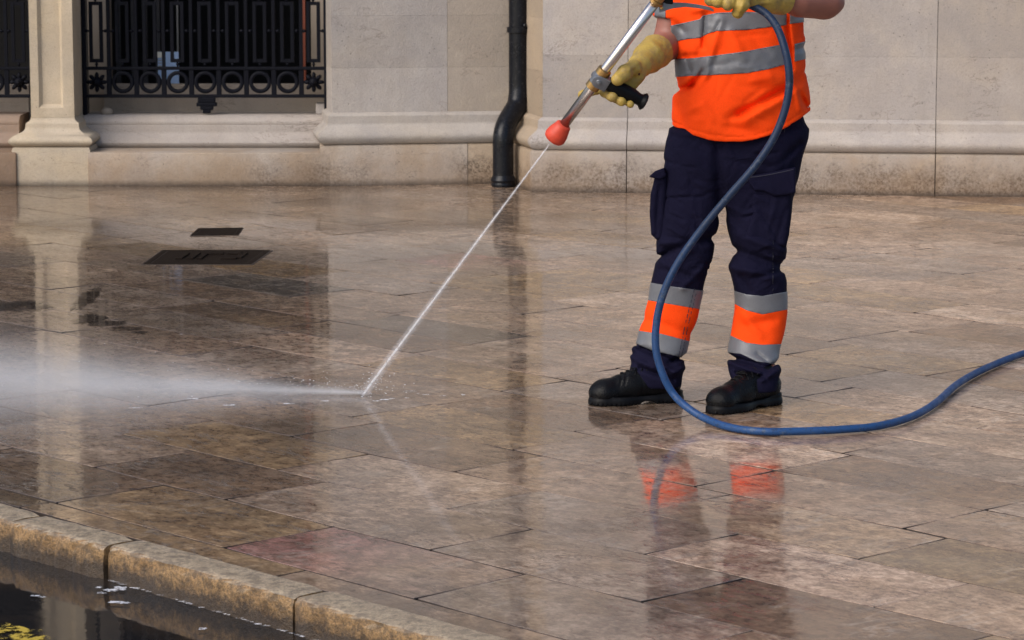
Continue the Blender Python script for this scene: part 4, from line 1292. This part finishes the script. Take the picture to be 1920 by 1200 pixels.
# cut sleeves square across the arm
for S, E, t in ((SHR, ELR, .69), (SHL, ELL, .56)):
    ax = np.array(E) - np.array(S); L = np.linalg.norm(ax); ax /= L
    s = (X - S[0]) * ax[0] + (Y - S[1]) * ax[1] + (Z - S[2]) * ax[2] - L * t
    near = cone(X, Y, Z, S, .075, E, .075)
    cut = np.where((near < .02) & (np.abs(X - S[0]) < .14) & ((X < P(1256, 0, 8.98)[0]) | (X > P(1500, 0, 8.98)[0])), s, -1)
    d = np.maximum(d, cut)
hem_x = [1240, 1258, 1275, 1300, 1330, 1360, 1390, 1420, 1450, 1480, 1500, 1518, 1530]
hem_y = [232, 236, 243, 253, 261, 265, 266, 262, 252, 236, 222, 208, 200]
hy = np.interp(PX, hem_x, hem_y) - np.clip((Y - 8.95) * 90, 0, 30)
d = np.maximum(d, (PY - hy) * (8.9 / F_PX) * .9)
FS = [(1266, 170, 1300, 160, 6, -.010), (1298, 160, 1318, 132, 5, -.010), (1280, 158, 1305, 140, 7, .008), (1325, 140, 1350, 40, 9, .006), (1318, 90, 1322, 30, 4, -.007), (1338, 65, 1350, 40, 3, -.005),
      (1388, 214, 1478, 162, 7, -.012), (1370, 222, 1400, 205, 9, -.008), (1400, 225, 1478, 178, 10, .008), (1420, 140, 1475, 150, 12, .006), (1300, 190, 1340, 240, 22, .007), (1275, 200, 1285, 245, 9, -.005),
      (1345, 235, 1420, 248, 9, -.005), (1500, 175, 1512, 200, 5, -.007), (1488, 150, 1512, 132, 5, -.003), (1492, 165, 1500, 205, 5, .004), (1370, 60, 1395, 110, 10, .005), (1400, 60, 1440, 100, 9, -.004), (1345, 95, 1330, 150, 9, -.004),
      (1476, 40, 1484, 130, 4, -.008), (1286, 105, 1300, 150, 5, -.004), (1300, 20, 1330, 15, 6, .006), (1285, 60, 1262, 40, 6, -.004), (1260, 150, 1268, 158, 6, -.008), (1440, 190, 1500, 150, 8, -.006), (1310, 95, 1292, 175, 6, -.004)]
rc = random.Random(15)
for _ in range(34):
    lx = rc.uniform(1270, 1500); ly = rc.uniform(30, 245); an = rc.gauss(-.3, .7); ln = rc.uniform(18, 55)
    FS.append((lx, ly, lx + ln * math.cos(an), ly + ln * math.sin(an), rc.uniform(3, 7), rc.choice((-1, 1)) * rc.uniform(.0010, .0026)))
d = d - 1.9 * folds(PX, PY, FS) - .0022 * wavy(X, Y, Z, 26, 13) - .0008 * wavy(X, Y, Z, 70, 14)
d = d + .003 * np.exp(-((PY - (np.interp(PX, hem_x, hem_y) - 9)) / 1.6) ** 2)
shirt, sp, sq = sdf_obj('shirt', d, lo, h, M['orange'], person, 1)
front = lambda px, py, p: 9.05 - p[:, 1]
def xl(v): return lambda px, py, p: v - px
def xg(v): return lambda px, py, p: px - v
U1 = [(1240, 51), (1262, 47), (1290, 41), (1312, 36), (1318, 29), (1345, 24), (1390, 22), (1430, 23), (1475, 26)]
D1 = [(1250, 80), (1264, 78), (1290, 73), (1312, 71), (1330, 62), (1345, 58), (1400, 56), (1440, 51), (1475, 47)]
U2 = [(1250, 112), (1264, 111), (1300, 109), (1340, 104), (1400, 96), (1440, 88), (1475, 82)]
D2 = [(1255, 146), (1270, 144), (1300, 142), (1345, 140), (1400, 137), (1440, 130), (1478, 119)]
band('reflective_band', sp, sq, [front, xl(1474), xg(1249), below(U1), above(D1)], M['band'], person)
band('reflective_band', sp, sq, [front, xl(1476), xg(1250), below(U2), above(D2)], M['band'], person)
band('reflective_band', sp, sq, [xg(1481), below([(1480, 12), (1510, 8)]), above([(1480, 45), (1510, 41)])], M['band'], person)
band('reflective_band', sp, sq, [xg(1490), below([(1488, 83), (1512, 77)]), above([(1488, 116), (1512, 110)])], M['band'], person)
back = lambda px, py, p: p[:, 1] - 9.051
band('reflective_band', sp, sq, [back, xl(1480), below([(1200, 95), (1500, 95)]), above([(1200, 127), (1500, 127)])], M['band'], person)
band('shoulder_band', sp, sq, [front, xg(1228), xl(1248), below([(1200, -60), (1260, -60)]), above([(1225, 30), (1247, 47)])], M['band'], person)

for cv in (U1, D1, U2, D2):
    sgn_ = -1 if cv in (U1, U2) else 1
    xs_, ys_ = zip(*cv)
    fn = lambda px, py, p, xs_=xs_, ys_=ys_, sgn_=sgn_: .45 - np.abs(py - (np.interp(px, xs_, ys_) - sgn_ * 1.6))
    band('stitching', sp, sq, [front, xl(1474), xg(1252), fn], M['stitch'], person, .0028)

# --- body: one continuous figure under the clothes
h = .0058
lo = (.30, 8.45, .0); hi = (1.12, 9.25, 1.72)
X, Y, Z = grid(lo, hi, h)
def B(px, py, Yc): return P(px, py, Yc)
d = ellipsoid(X, Y, Z, B(1388, 40, 8.98), (.165, .10, .26))
d = smin(d, ellipsoid(X, Y, Z, B(1386, 215, 8.98), (.16, .105, .12)), .06)
d = smin(d, cone(X, Y, Z, B(1300, -62, 8.98), .052, B(1476, -62, 8.98), .052), .06)
d = smin(d, cone(X, Y, Z, B(1388, -95, 8.985), .055, B(1384, -135, 8.965), .052), .03)
hc = np.array(B(1380, -192, 8.945))
head = smin(ellipsoid(X, Y, Z, hc + [0, .01, .01], (.076, .095, .105)), ellipsoid(X, Y, Z, hc + [-.004, -.035, -.055], (.055, .058, .062)), .03)
head = smin(head, cone(X, Y, Z, hc + [-.004, -.088, .012], .009, hc + [-.005, -.108, -.022], .013), .012)
head = smin(head, ellipsoid(X, Y, Z, hc + [-.078, .01, -.012], (.011, .020, .032)), .006)
head = smin(head, ellipsoid(X, Y, Z, hc + [.078, .01, -.012], (.011, .020, .032)), .006)
for s in (-1, 1): head = smin(head, cone(X, Y, Z, hc + [s * .014 - .004, -.092, .030], .007, hc + [s * .045 - .004, -.080, .032], .006), .010)
d = smin(d, head, .025)
WRR, WRL = B(1190, 132, 8.66), B(1432, -4, 8.635)
for S, E, W_ in ((SHR, ELR, WRR), (SHL, ELL, WRL)):
    d = smin(d, cone(X, Y, Z, S, .055, E, .046), .02)
    d = smin(d, cone(X, Y, Z, E, .0465, W_, .028), .015)
# fuller forearm and hanging flesh near the bare elbow
d = smin(d, cone(X, Y, Z, B(1543, 3, 8.80), .051, B(1498, 4, 8.73), .045), .02)
d = smin(d, ellipsoid(X, Y, Z, B(1568, 5, 8.82), (.024, .03, .024)), .02)
for rows in (legL, legR):
    pts_ = [B((r[1] + r[2]) / 2, r[0], r[3]) for r in rows]
    d = smin(d, cone(X, Y, Z, pts_[1], .062, pts_[5], .042), .03)
    for i_ in range(5, len(pts_) - 1): d = smin(d, cone(X, Y, Z, pts_[i_], .040 - .0012 * i_, pts_[i_ + 1], .0388 - .0012 * i_), .006)
FT_L, FT_R = (np.array(G(1258, 752)), np.array(G(1120, 758))), (np.array(G(1443, 757)), np.array(G(1342, 774)))
for (hl, te) in (FT_L, FT_R):
    f_ = te - hl; L_ = np.linalg.norm(f_); f_ /= L_
    d = smin(d, cone(X, Y, Z, hl - f_ * .005 + [0, 0, .10], .026, hl + f_ * .01 + [0, 0, .05], .026), .02)
    d = smin(d, cone(X, Y, Z, hl + f_ * .05 + [0, 0, .05], .028, hl + f_ * .19 + [0, 0, .04], .022), .02)
body, bp_, bq_ = sdf_obj('body', d, lo, h, M['skin'], person, 2)
# face details and hair
for s in (-1, 1):
    bm = bmesh.new(); c_ = hc + [s * .030 - .004, -.078, .016]
    bmesh.ops.create_uvsphere(bm, u_segments=14, v_segments=10, radius=.0125, matrix=Matrix.Translation(c_))
    frombm('eye', bm, M['eye'], person, True)
    bm = bmesh.new(); c_ = c_ + [-.002, -.010, -.003]
    bmesh.ops.create_uvsphere(bm, u_segments=10, v_segments=8, radius=.0052, matrix=Matrix.Translation(c_))
    frombm('iris', bm, M['iris'], person, True)
bm = bmesh.new()
bmesh.ops.create_uvsphere(bm, u_segments=14, v_segments=8, radius=.022, matrix=Matrix.Translation(hc + [-.005, -.083, -.052]) @ Matrix.Diagonal((1, .45, .28, 1)))
frombm('mouth', bm, M['lip'], person, True)
lo2 = (hc[0] - .13, hc[1] - .14, hc[2] - .15); hi2 = (hc[0] + .13, hc[1] + .15, hc[2] + .15)
X, Y, Z = grid(lo2, hi2, .004)
dh = ellipsoid(X, Y, Z, hc + [0, .018, .018], (.086, .104, .110)) - .003 * wavy(X, Y, Z, 160, 5)
dh = np.maximum(dh, -((Y - (hc[1] - .052)) * .8 + (Z - (hc[2] + .045)) * .9 + .02))
dh = np.maximum(dh, (hc[2] - .075) - Z)
sdf_obj('hair', dh, lo2, .004, M['hair'], person, 1)

# --- gloves
h = .0030
GL = dict(
    right=[((1231, 96, 8.83, .0530), (1216, 108, 8.77, .0460)), ((1216, 108, 8.77, .0460), (1201, 122, 8.70, .0340)), ((1201, 122, 8.70, .0340), (1190, 133, 8.665, .0300)),
           ((1190, 133, 8.66, .0320), (1168, 148, 8.655, .0275)), ((1192, 142, 8.66, .026), (1180, 158, 8.655, .024)),
           ((1188, 127, 8.625, .0240), (1172, 136, 8.595, .0215)), ((1172, 136, 8.595, .0215), (1158, 149, 8.570, .0190))],
    rfing=[((1160, 152, 8.665, .0165), (1120, 168, 8.672, .0140)), ((1120, 168, 8.672, .0140), (1091, 177, 8.665, .0128)),
           ((1158, 158, 8.668, .0165), (1134, 172, 8.645, .0160)), ((1134, 172, 8.645, .0160), (1148, 181, 8.600, .0162)),
           ((1168, 162, 8.668, .0155), (1152, 182, 8.640, .0145)), ((1152, 182, 8.640, .0145), (1165, 190, 8.602, .0145)),
           ((1180, 165, 8.668, .0145), (1172, 188, 8.640, .0120)), ((1172, 188, 8.640, .0120), (1182, 195, 8.606, .0118))],
    left=[((1466, -4, 8.70, .0515), (1435, -6, 8.65, .0460)), ((1435, -6, 8.65, .0460), (1405, -10, 8.61, .0390)), ((1405, -14, 8.61, .038), (1372, -20, 8.59, .034)),
          ((1395, -40, 8.58, .022), (1352, -38, 8.545, .019))],
    lfing=[((1400, -18, 8.575, .0210), (1389, 10, 8.548, .0220)), ((1389, 10, 8.548, .0220), (1383, 23, 8.556, .0185)),
           ((1378, -20, 8.565, .0200), (1366, 6, 8.540, .0205)), ((1366, 6, 8.540, .0205), (1366, 8, 8.560, .0165)),
           ((1358, -22, 8.560, .0190), (1346, 2, 8.540, .0190)), ((1346, 2, 8.540, .0190), (1350, 4, 8.560, .0155)),
           ((1342, -24, 8.560, .0175), (1332, 0, 8.545, .0170)), ((1332, 0, 8.545, .0170), (1336, 2, 8.56, .0140))])
def glove(main, fing, bounds, seed, extra):
    lo, hi = bounds
    X, Y, Z = grid(lo, hi, h)
    d = None
    for a, b in main:
        c_ = cone(X, Y, Z, P(*a[:3]), a[3], P(*b[:3]), b[3])
        d = c_ if d is None else smin(d, c_, .012)
    # chains of fingers: smooth inside a finger, sharp against its neighbours
    for i in range(0, len(fing), 2):
        c1 = cone(X, Y, Z, P(*fing[i][0][:3]), fing[i][0][3], P(*fing[i][1][:3]), fing[i][1][3])
        c2 = cone(X, Y, Z, P(*fing[i + 1][0][:3]), fing[i + 1][0][3], P(*fing[i + 1][1][:3]), fing[i + 1][1][3])
        d = smin(d, smin(c1, c2, .006), .0045)
    PX, PY = to_px(X, Y, Z)
    d = d - .0012 * wavy(X, Y, Z, 110, seed) - .0012 * wavy(X, Y, Z, 330, seed + 1) - folds(PX, PY, extra)
    # open cuff: cut by a plane across the forearm
    a, b = np.array(P(*main[0][0][:3])), np.array(P(*main[0][1][:3]))
    ax = (b - a) / np.linalg.norm(b - a)
    s = (X - a[0]) * ax[0] + (Y - a[1]) * ax[1] + (Z - a[2]) * ax[2]
    d = np.maximum(d, -(s + .004))
    return sdf_obj('glove', d, lo, h, M['glove'], person, 1)
glove(GL['right'], GL['rfing'], ((.17, 8.50, .88), (.56, 8.96, 1.18)), 21, [(1185, 128, 1190, 145, 4, -.004), (1196, 118, 1180, 130, 4, .004), (1176, 132, 1166, 128, 4, .004), (1200, 140, 1188, 132, 3, -.003), (1215, 70, 1255, 108, 5, .003)])
glove(GL['left'], GL['lfing'], ((.53, 8.44, 1.05), (.92, 8.80, 1.36)), 31, [(1395, 5, 1385, 28, 4, .004), (1372, 0, 1374, 22, 3, -.003), (1420, -10, 1430, 18, 5, -.004), (1440, 5, 1405, 12, 5, .004), (1470, -10, 1462, 26, 3, -.002)])
o = tube('glove_tear', [P(1195.5, 132, 8.622), P(1197, 136, 8.622), P(1199, 141, 8.624)], [.0018, .0045, .0022], simple('dark_red_smear', (.06, .012, .012), .6, bstr=0), person, 8)

# --- boots
def boot(hl, te, seed):
    f_ = te - hl; L_ = np.linalg.norm(f_[:2])
    f_ = f_ / L_
    root = empty('boot', tuple(hl)); root.parent = person; root.location = Vector(hl) - parent_origin(person)
    ang = math.atan2(f_[1], f_[0])
    s_ = L_ / .24
    h = .0028
    lo = (-.06, -.075, 0.0); hi = (.33, .075, .17)
    X, Y, Z = grid(lo, hi, h)
    k = s_
    def c3(a, ra, b, rb): return cone(X, Y, Z, tuple(v * k if i == 0 else v for i, v in enumerate(a)), ra, tuple(v * k if i == 0 else v for i, v in enumerate(b)), rb)
    up = c3((.005, 0, .062), .038, (.02, 0, .088), .037)
    up = smin(up, c3((.02, 0, .055), .040, (.12, 0, .052), .041), .02)
    up = smin(up, c3((.055, 0, .088), .034, (.155, 0, .056), .036), .02)
    up = smin(up, c3((.14, 0, .045), .042, (.215, 0.004, .038), .041), .02)
    up = smin(up, ellipsoid(X, Y, Z, (.222 * k, .004, .036), (.046, .047, .035)), .015)
    up = up - .0014 * wavy(X, Y, Z, 90, seed)
    for s0 in (.165, .178):
        up = up + .0022 * np.exp(-((X - s0 * k + (Z - .06) * .4) / .0035) ** 2) * (Z > .06)
    up = up + .0018 * np.exp(-((X - .105 * k) / .002) ** 2) * (Z < .08)
    up = up + .0022 * np.exp(-((Z - (.060 + .18 * np.maximum(X - .19, 0))) / .003) ** 2) * (X < -.0)
    up = np.maximum(up, .020 - Z)
    u_, up_p, up_q = sdf_obj('boot_upper', up, lo, h, M['leather'], root, 1)
    # sole
    k2 = lambda a, ra, b, rb: cone(X, Y, Z * 0, (a[0] * k, a[1], 0), ra, (b[0] * k, b[1], 0), rb)
    so = smin(k2((.0, 0), .040, (.07, 0), .036), k2((.07, 0), .036, (.17, .003), .050), .02)
    so = smin(so, k2((.17, .003), .050, (.222, .005), .047), .02)
    topz = .026 + .010 * np.exp(-((X - .25 * k) / .04) ** 2) + .012 * np.exp(-((X + .01) / .05) ** 2)
    d = np.maximum(so + .003 * (Z > .02), Z - topz)
    d = smin(d, 1 + d * 0, .001)
    d = np.maximum(d, -(Z - .0))
    # tread and arch
    per = np.abs(((X / .014) % 1) - .5) * 2
    d = np.maximum(d, np.where((so > -.010) & (Z < .006) & (per < .30), (.006 - Z), -1) * .6)
    d = np.maximum(d, -(np.sqrt(((X - .088 * k) / 1.9) ** 2 + (Z + .004) ** 2) - .014))
    d = d + .0016 * np.exp(-((Z - .019) / .0018) ** 2)
    toe_lift = np.clip(X - .20 * k, 0, 1) * .12
    s2, _, _ = sdf_obj('boot_sole', d, (lo[0], lo[1], lo[2]), h, M['black_rubber'], root, 1)
    parts = [u_, s2]
    # laces and tongue
    for j in range(5):
        t = j / 4
        xx = (.158 - .075 * t) * k; zt = .092 + .026 * t
        bm = bmesh.new()
        w_ = .024 + .002 * j
        tube_bm(bm, catmull([(xx - .006, -w_, zt - .014), (xx + .004, -w_ * .4, zt + .001), (xx - .004, w_ * .4, zt + .002), (xx + .006, w_, zt - .014)], 4), .0024, 6)
        parts.append(frombm('lace', bm, M['black_rubber'], root, True))
    bm = bmesh.new()
    tube_bm(bm, catmull([(.09 * k, -.004, .120), (.10 * k, -.022, .117), (.125 * k, -.026, .104), (.112 * k, -.006, .113), (.125 * k, .02, .105)], 5), .0022, 6)
    parts.append(frombm('lace', bm, M['black_rubber'], root, True))
    rot = Matrix.Rotation(ang, 4, 'Z')
    root.rotation_euler = (0, 0, ang)
    for p_ in parts: p_.location = (0, 0, 0)
    return root
boot(FT_L[0], FT_L[1], 41)
boot(FT_R[0], FT_R[1], 43)

# ------------------------------------------------------------------ pressure washer lance and hose
IMP = np.array(G(679, 742))
TOP = np.array(P(1232, 0, 8.50))
def on_line(px):
    lo_, hi_ = 0.0, 1.0
    for _ in range(50):
        m_ = (lo_ + hi_) / 2
        p = TOP + (IMP - TOP) * m_
        if to_px(*p)[0] > px: lo_ = m_
        else: hi_ = m_
    return TOP + (IMP - TOP) * m_
lance = empty('pressure_lance', tuple(on_line(1125)))
tag(lance, 'steel pressure washer lance with red nozzle guard and black side grip in the gloved hands', 'lance')
ld = (IMP - TOP) / np.linalg.norm(IMP - TOP)
tube('lance_tube', [TOP - ld * .01, on_line(1130), on_line(1052)], .0150, M['steel'], lance, 28)
n0 = on_line(1057)
lathe('nozzle_guard', n0, n0 + ld, [(-.004, .019), (.0, .0235), (.006, .0245), (.012, .0265), (.030, .032), (.046, .0335), (.055, .030), (.058, .026), (.050, .014)], M['red_rubber'], lance, 32)
# brass clamp + grey casting at the side grip
gc = on_line(1122)
for t in (-.026, .026):
    lathe('brass_collar', gc + ld * (t - .011), gc + ld * (t + .011), [(0, .018), (.002, .0215), (.020, .0215), (.022, .018)], M['brass'], lance, 24)
lathe('clamp_body', gc - ld * .018, gc + ld, [(0, .0205), (.036, .0205)], M['grey_cast'], lance, 24)
hd = np.array(P(1211, 192, 8.600)) - np.array(P(1132, 152, 8.570)); hd = hd / np.linalg.norm(hd)
h0 = np.array(P(1118, 148, 8.565))
nrm_ = unit(np.cross(ld, hd))
if nrm_[1] > 0: nrm_ = -nrm_
def plate(name, c, ax, up, w2, pts2, t0, t1, mat, bev=.002):
    bm = bmesh.new()
    a = [bm.verts.new(c + ax * p_[0] + up * p_[1] + w2 * t0) for p_ in pts2]
    b = [bm.verts.new(c + ax * p_[0] + up * p_[1] + w2 * t1) for p_ in pts2]
    n = len(pts2)
    f0 = bm.faces.new(a[::-1]); f1 = bm.faces.new(b)
    for k in range(n): bm.faces.new((a[k], a[(k + 1) % n], b[(k + 1) % n], b[k]))
    if bev: bmesh.ops.bevel(bm, geom=list(f1.edges) + list(f0.edges), offset=bev, segments=2, profile=.5, affect='EDGES')
    o = frombm(name, bm, mat, lance, True); sharpen(o, 30)
    return o
ax_ = hd; up_ = unit(np.cross(nrm_, hd)); 
if up_[2] < 0: up_ = -up_
gcn = gc + nrm_ * .0
rp = [(-.016 * math.cos(a) - .002 if False else .019 * math.cos(a) - .002, .019 * math.sin(a)) for a in [math.pi * (.5 + k / 10) for k in range(11)]]
plate('bracket', gc + ax_ * 0, ax_, up_, nrm_, rp + [(.030, -.019), (.030, .019)], -.02, .026, M['grey_cast'])
lathe('bracket_bolt', gc + nrm_ * .024, gc + nrm_, [(0, .0095), (.003, .0095), (.0045, .008), (.0045, .0055), (.008, .0055), (.009, .004)], M['grey_cast'], lance, 16)
g0 = gc + ax_ * .028
gL = np.linalg.norm(np.array(P(1211, 190, 8.60)) - g0)
lathe('side_grip', g0, g0 + ax_, [(0, .018), (.004, .0205), (.03, .0225), (gL * .5, .0235), (gL * .72, .0220), (gL - .020, .0180), (gL - .012, .0185), (gL - .004, .0262), (gL, .0268), (gL + .003, .024)], M['black_rubber'], lance, 10)
# coupling, gun body, trigger lever
lathe('brass_coupling', TOP + ld * .012, TOP + ld * .012 - ld, [(0, .017), (.003, .0225), (.012, .0225), (.014, .018), (.045, .018), (.046, .022), (.058, .022)], M['brass'], lance, 24)
gun = [TOP - ld * .03, TOP - ld * .055 + [.012, 0, .004], P(1275, -14, 8.54), P(1330, -14, 8.57), P(1388, -10, 8.60), P(1400, 3, 8.602)]
tube('gun_body', catmull(gun, 5), .0185, M['black_rubber'], lance, 18)
def lever():
    bm = bmesh.new()
    pts_ = [(1236, 15, 8.515, .013), (1243, 13, 8.515, .013), (1262, 10, 8.52, .0085), (1285, 9, 8.53, .0060), (1310, 12, 8.54, .0055), (1330, 16, 8.545, .0050), (1338, 20, 8.548, .003)]
    rings = []
    for px, py, Y_, r in pts_:
        c = np.array(P(px, py, Y_))
        rings.append([bm.verts.new(c + np.array(v)) for v in ((0, -.006, -r), (0, .006, -r), (0, .006, r), (0, -.006, r))])
    for i in range(len(rings) - 1):
        for k in range(4): bm.faces.new((rings[i][k], rings[i][(k + 1) % 4], rings[i + 1][(k + 1) % 4], rings[i + 1][k]))
    bm.faces.new(rings[0]); bm.faces.new(rings[-1][::-1])
    bmesh.ops.bevel(bm, geom=list(bm.edges), offset=.0012, segments=2, profile=.5, affect='EDGES')
    frombm('trigger_lever', bm, M['grey_cast'], lance)
lever()
lathe('lever_pin', P(1241, 15, 8.509), P(1241, 15, 8.409), [(0, .005), (.003, .005), (.004, .003)], M['brass'], lance, 12)
box('lever_mount', *[float(v) for v in (P(1231, 0, 8.515)[0], P(1262, 0, 8.515)[0], 8.510, 8.535, P(0, 8, 8.515)[2], P(0, -12, 8.515)[2])], M['black_rubber'], lance, .003)

hp = [P(1392, 4, 8.600), P(1412, 12, 8.595), P(1437, 26, 8.58), P(1457, 52, 8.56), P(1471, 90, 8.54), P(1479, 130, 8.53), P(1479, 170, 8.53), P(1469, 215, 8.53), P(1449, 262, 8.53), P(1415, 312, 8.53), P(1370, 364, 8.54), P(1320, 424, 8.55),
      P(1273, 490, 8.55), P(1244, 550, 8.55), P(1231, 605, 8.55), P(1230, 655, 8.545), P(1242, 700, 8.54), P(1262, 738, 8.54)]
R_H = .0114
hp += [G(1290, 765, .050), G(1325, 786, .024), G(1372, 802, R_H + .002), G(1430, 809, R_H + .002), G(1500, 808.5, R_H + .002), G(1580, 805, R_H + .002), G(1650, 798, R_H + .002), G(1712, 780, R_H + .002), G(1755, 755, R_H + .003), G(1790, 724, R_H + .004), G(1825, 702, R_H + .003), G(1870, 681, R_H + .002),
       G(1925, 661, R_H + .002), G(2010, 640, R_H + .002), G(2150, 630, R_H + .002), G(2350, 640, R_H + .002)]
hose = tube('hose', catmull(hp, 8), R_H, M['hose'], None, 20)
tag(hose, 'blue rubber hose looping from the gun down to the wet paving', 'hose')

# ------------------------------------------------------------------ water jet and mist
def make_jet(name, a0, a1, alpha):
    m, nt, b = new_mat(name)
    v = coord(nt, 'Object')
    b.inputs['Base Color'].default_value = (.86, .87, .92, 1)
    b.inputs['Roughness'].default_value = .35
    lw = nt.nodes.new('ShaderNodeLayerWeight'); lw.inputs['Blend'].default_value = .35
    edge = math_(nt, 'SUBTRACT', 1.0, lw.outputs['Facing'])
    n1 = noise(nt, v, 60, 4, .7)
    al = math_(nt, 'MULTIPLY', math_(nt, 'POWER', edge, 1.3), math_(nt, 'MULTIPLY', ramp(nt, n1, [(.25, a0), (.7, a1)]), alpha), True)
    nt.links.new(al, b.inputs['Alpha'])
    return m
jet = empty('water_jet', tuple(IMP))
tag(jet, 'thin white jet of water from the lance nozzle to the paving', 'water jet')
ns = on_line(1030)
jl = np.linalg.norm(IMP - ns)
nseg = 24
pts_ = [ns + (IMP - ns) * (k / nseg) for k in range(nseg + 1)]
tube('jet_core', pts_, [.0018 + .0034 * (k / nseg) for k in range(nseg + 1)], make_jet('jet_core_water', .18, .85, .62), jet, 10)
tube('jet_sheath', pts_, [.0035 + .0145 * (k / nseg) ** 1.3 for k in range(nseg + 1)], make_jet('jet_fine_spray', .05, .45, .42), jet, 14)

mist_box = (-4.2, IMP[0] + .03, 8.05, 10.9, .0065, .62)
bm = bmesh.new(); bm_box(bm, *mist_box)
m = bpy.data.materials.new('fine_water_mist'); m.use_nodes = True
nt = m.node_tree; nt.nodes.clear()
out = nt.nodes.new('ShaderNodeOutputMaterial')
pv = nt.nodes.new('ShaderNodeVolumePrincipled')
pv.inputs['Color'].default_value = (.97, .975, 1, 1)
pv.inputs['Anisotropy'].default_value = 0.0
g = nt.nodes.new('ShaderNodeNewGeometry')
sx = nt.nodes.new('ShaderNodeSeparateXYZ'); nt.links.new(g.outputs['Position'], sx.inputs[0])
s = math_(nt, 'MAXIMUM', math_(nt, 'SUBTRACT', float(IMP[0]) + .012, sx.outputs[0]), 0.0)
ang_ = math_(nt, 'DIVIDE', math_(nt, 'SUBTRACT', sx.outputs[1], float(IMP[1])), math_(nt, 'ADD', s, .12))
hgt_ = math_(nt, 'DIVIDE', sx.outputs[2], math_(nt, 'ADD', s, .12))
cb = nt.nodes.new('ShaderNodeCombineXYZ')
nt.links.new(math_(nt, 'MULTIPLY', s, 1.5), cb.inputs[0]); nt.links.new(math_(nt, 'MULTIPLY', ang_, 9.0), cb.inputs[1]); nt.links.new(math_(nt, 'MULTIPLY', hgt_, 22.0), cb.inputs[2])
nz = noise(nt, cb.outputs[0], 1.0, 4, .6, .6)
nz2 = noise(nt, math_vec(nt, g.outputs['Position'], (2.2, 3.0, 6.0)), 1.0, 4, .6)
yc = math_(nt, 'ADD', float(IMP[1]), math_(nt, 'MULTIPLY', s, .10))
def puff(ky, kz, lift, y0, z0):
    wy = math_(nt, 'ADD', y0, math_(nt, 'MULTIPLY', s, ky))
    hz = math_(nt, 'ADD', z0, math_(nt, 'MULTIPLY', s, kz))
    ty = math_(nt, 'DIVIDE', math_(nt, 'SUBTRACT', sx.outputs[1], yc), wy)
    tz = math_(nt, 'DIVIDE', math_(nt, 'SUBTRACT', sx.outputs[2], math_(nt, 'MULTIPLY', s, lift)), hz)
    return math_(nt, 'POWER', 2.71828, math_(nt, 'MULTIPLY', math_(nt, 'ADD', math_(nt, 'MULTIPLY', ty, ty), math_(nt, 'MULTIPLY', tz, tz)), -1.0))
on = math_(nt, 'MULTIPLY', s, 40.0, True)
core = math_(nt, 'MULTIPLY', puff(.16, .030, .012, .014, .009), math_(nt, 'DIVIDE', 3.6, math_(nt, 'ADD', .03, math_(nt, 'POWER', s, 1.25))))
core = math_(nt, 'MULTIPLY', core, ramp(nt, nz, [(.32, .40), (.66, 1.0)]))
veil = math_(nt, 'MULTIPLY', puff(.46, .066, .015, .02, .01), math_(nt, 'DIVIDE', 1.8, math_(nt, 'ADD', .10, math_(nt, 'POWER', s, .9))))
veil = math_(nt, 'MULTIPLY', veil, ramp(nt, nz2, [(.38, .25), (.62, 1.0)]))
dens = math_(nt, 'MULTIPLY', on, math_(nt, 'ADD', core, veil))
nt.links.new(dens, pv.inputs['Density'])
nt.links.new(pv.outputs[0], out.inputs['Volume'])
m.cycles.volume_step_rate = .35 if hasattr(m.cycles, 'volume_step_rate') else 1
mist = frombm('mist', bm, m)
tag(mist, 'low white cloud of spray blown left from where the jet hits', kind='stuff')
# loose drops thrown up around the point of impact
rd = random.Random(3)
bm = bmesh.new()
for k in range(260):
    s_ = abs(rd.gauss(0, .5)) ** 1.3
    if rd.random() < .22: x = IMP[0] + abs(rd.gauss(0, .07)); y = IMP[1] + rd.gauss(0, .05); z = abs(rd.gauss(0, .035))
    else: x = IMP[0] - s_; y = IMP[1] + s_ * .1 + rd.gauss(0, .03 + .20 * s_); z = .006 + abs(rd.gauss(0, .012 + .06 * s_))
    bmesh.ops.create_icosphere(bm, subdivisions=1, radius=rd.uniform(.0005, .0013), matrix=Matrix.Translation((x, y, z + .004)) @ Matrix.Diagonal((rd.uniform(1, 2.6), 1, 1, 1)))
m, nt, b = new_mat('water_drop')
b.inputs['Base Color'].default_value = (.85, .87, .92, 1); b.inputs['Roughness'].default_value = .1; b.inputs['Alpha'].default_value = .75
dr = frombm('spray_drops', bm, m, None, True)
tag(dr, 'fine white water drops thrown up where the jet hits the paving', kind='stuff')
print('script done')
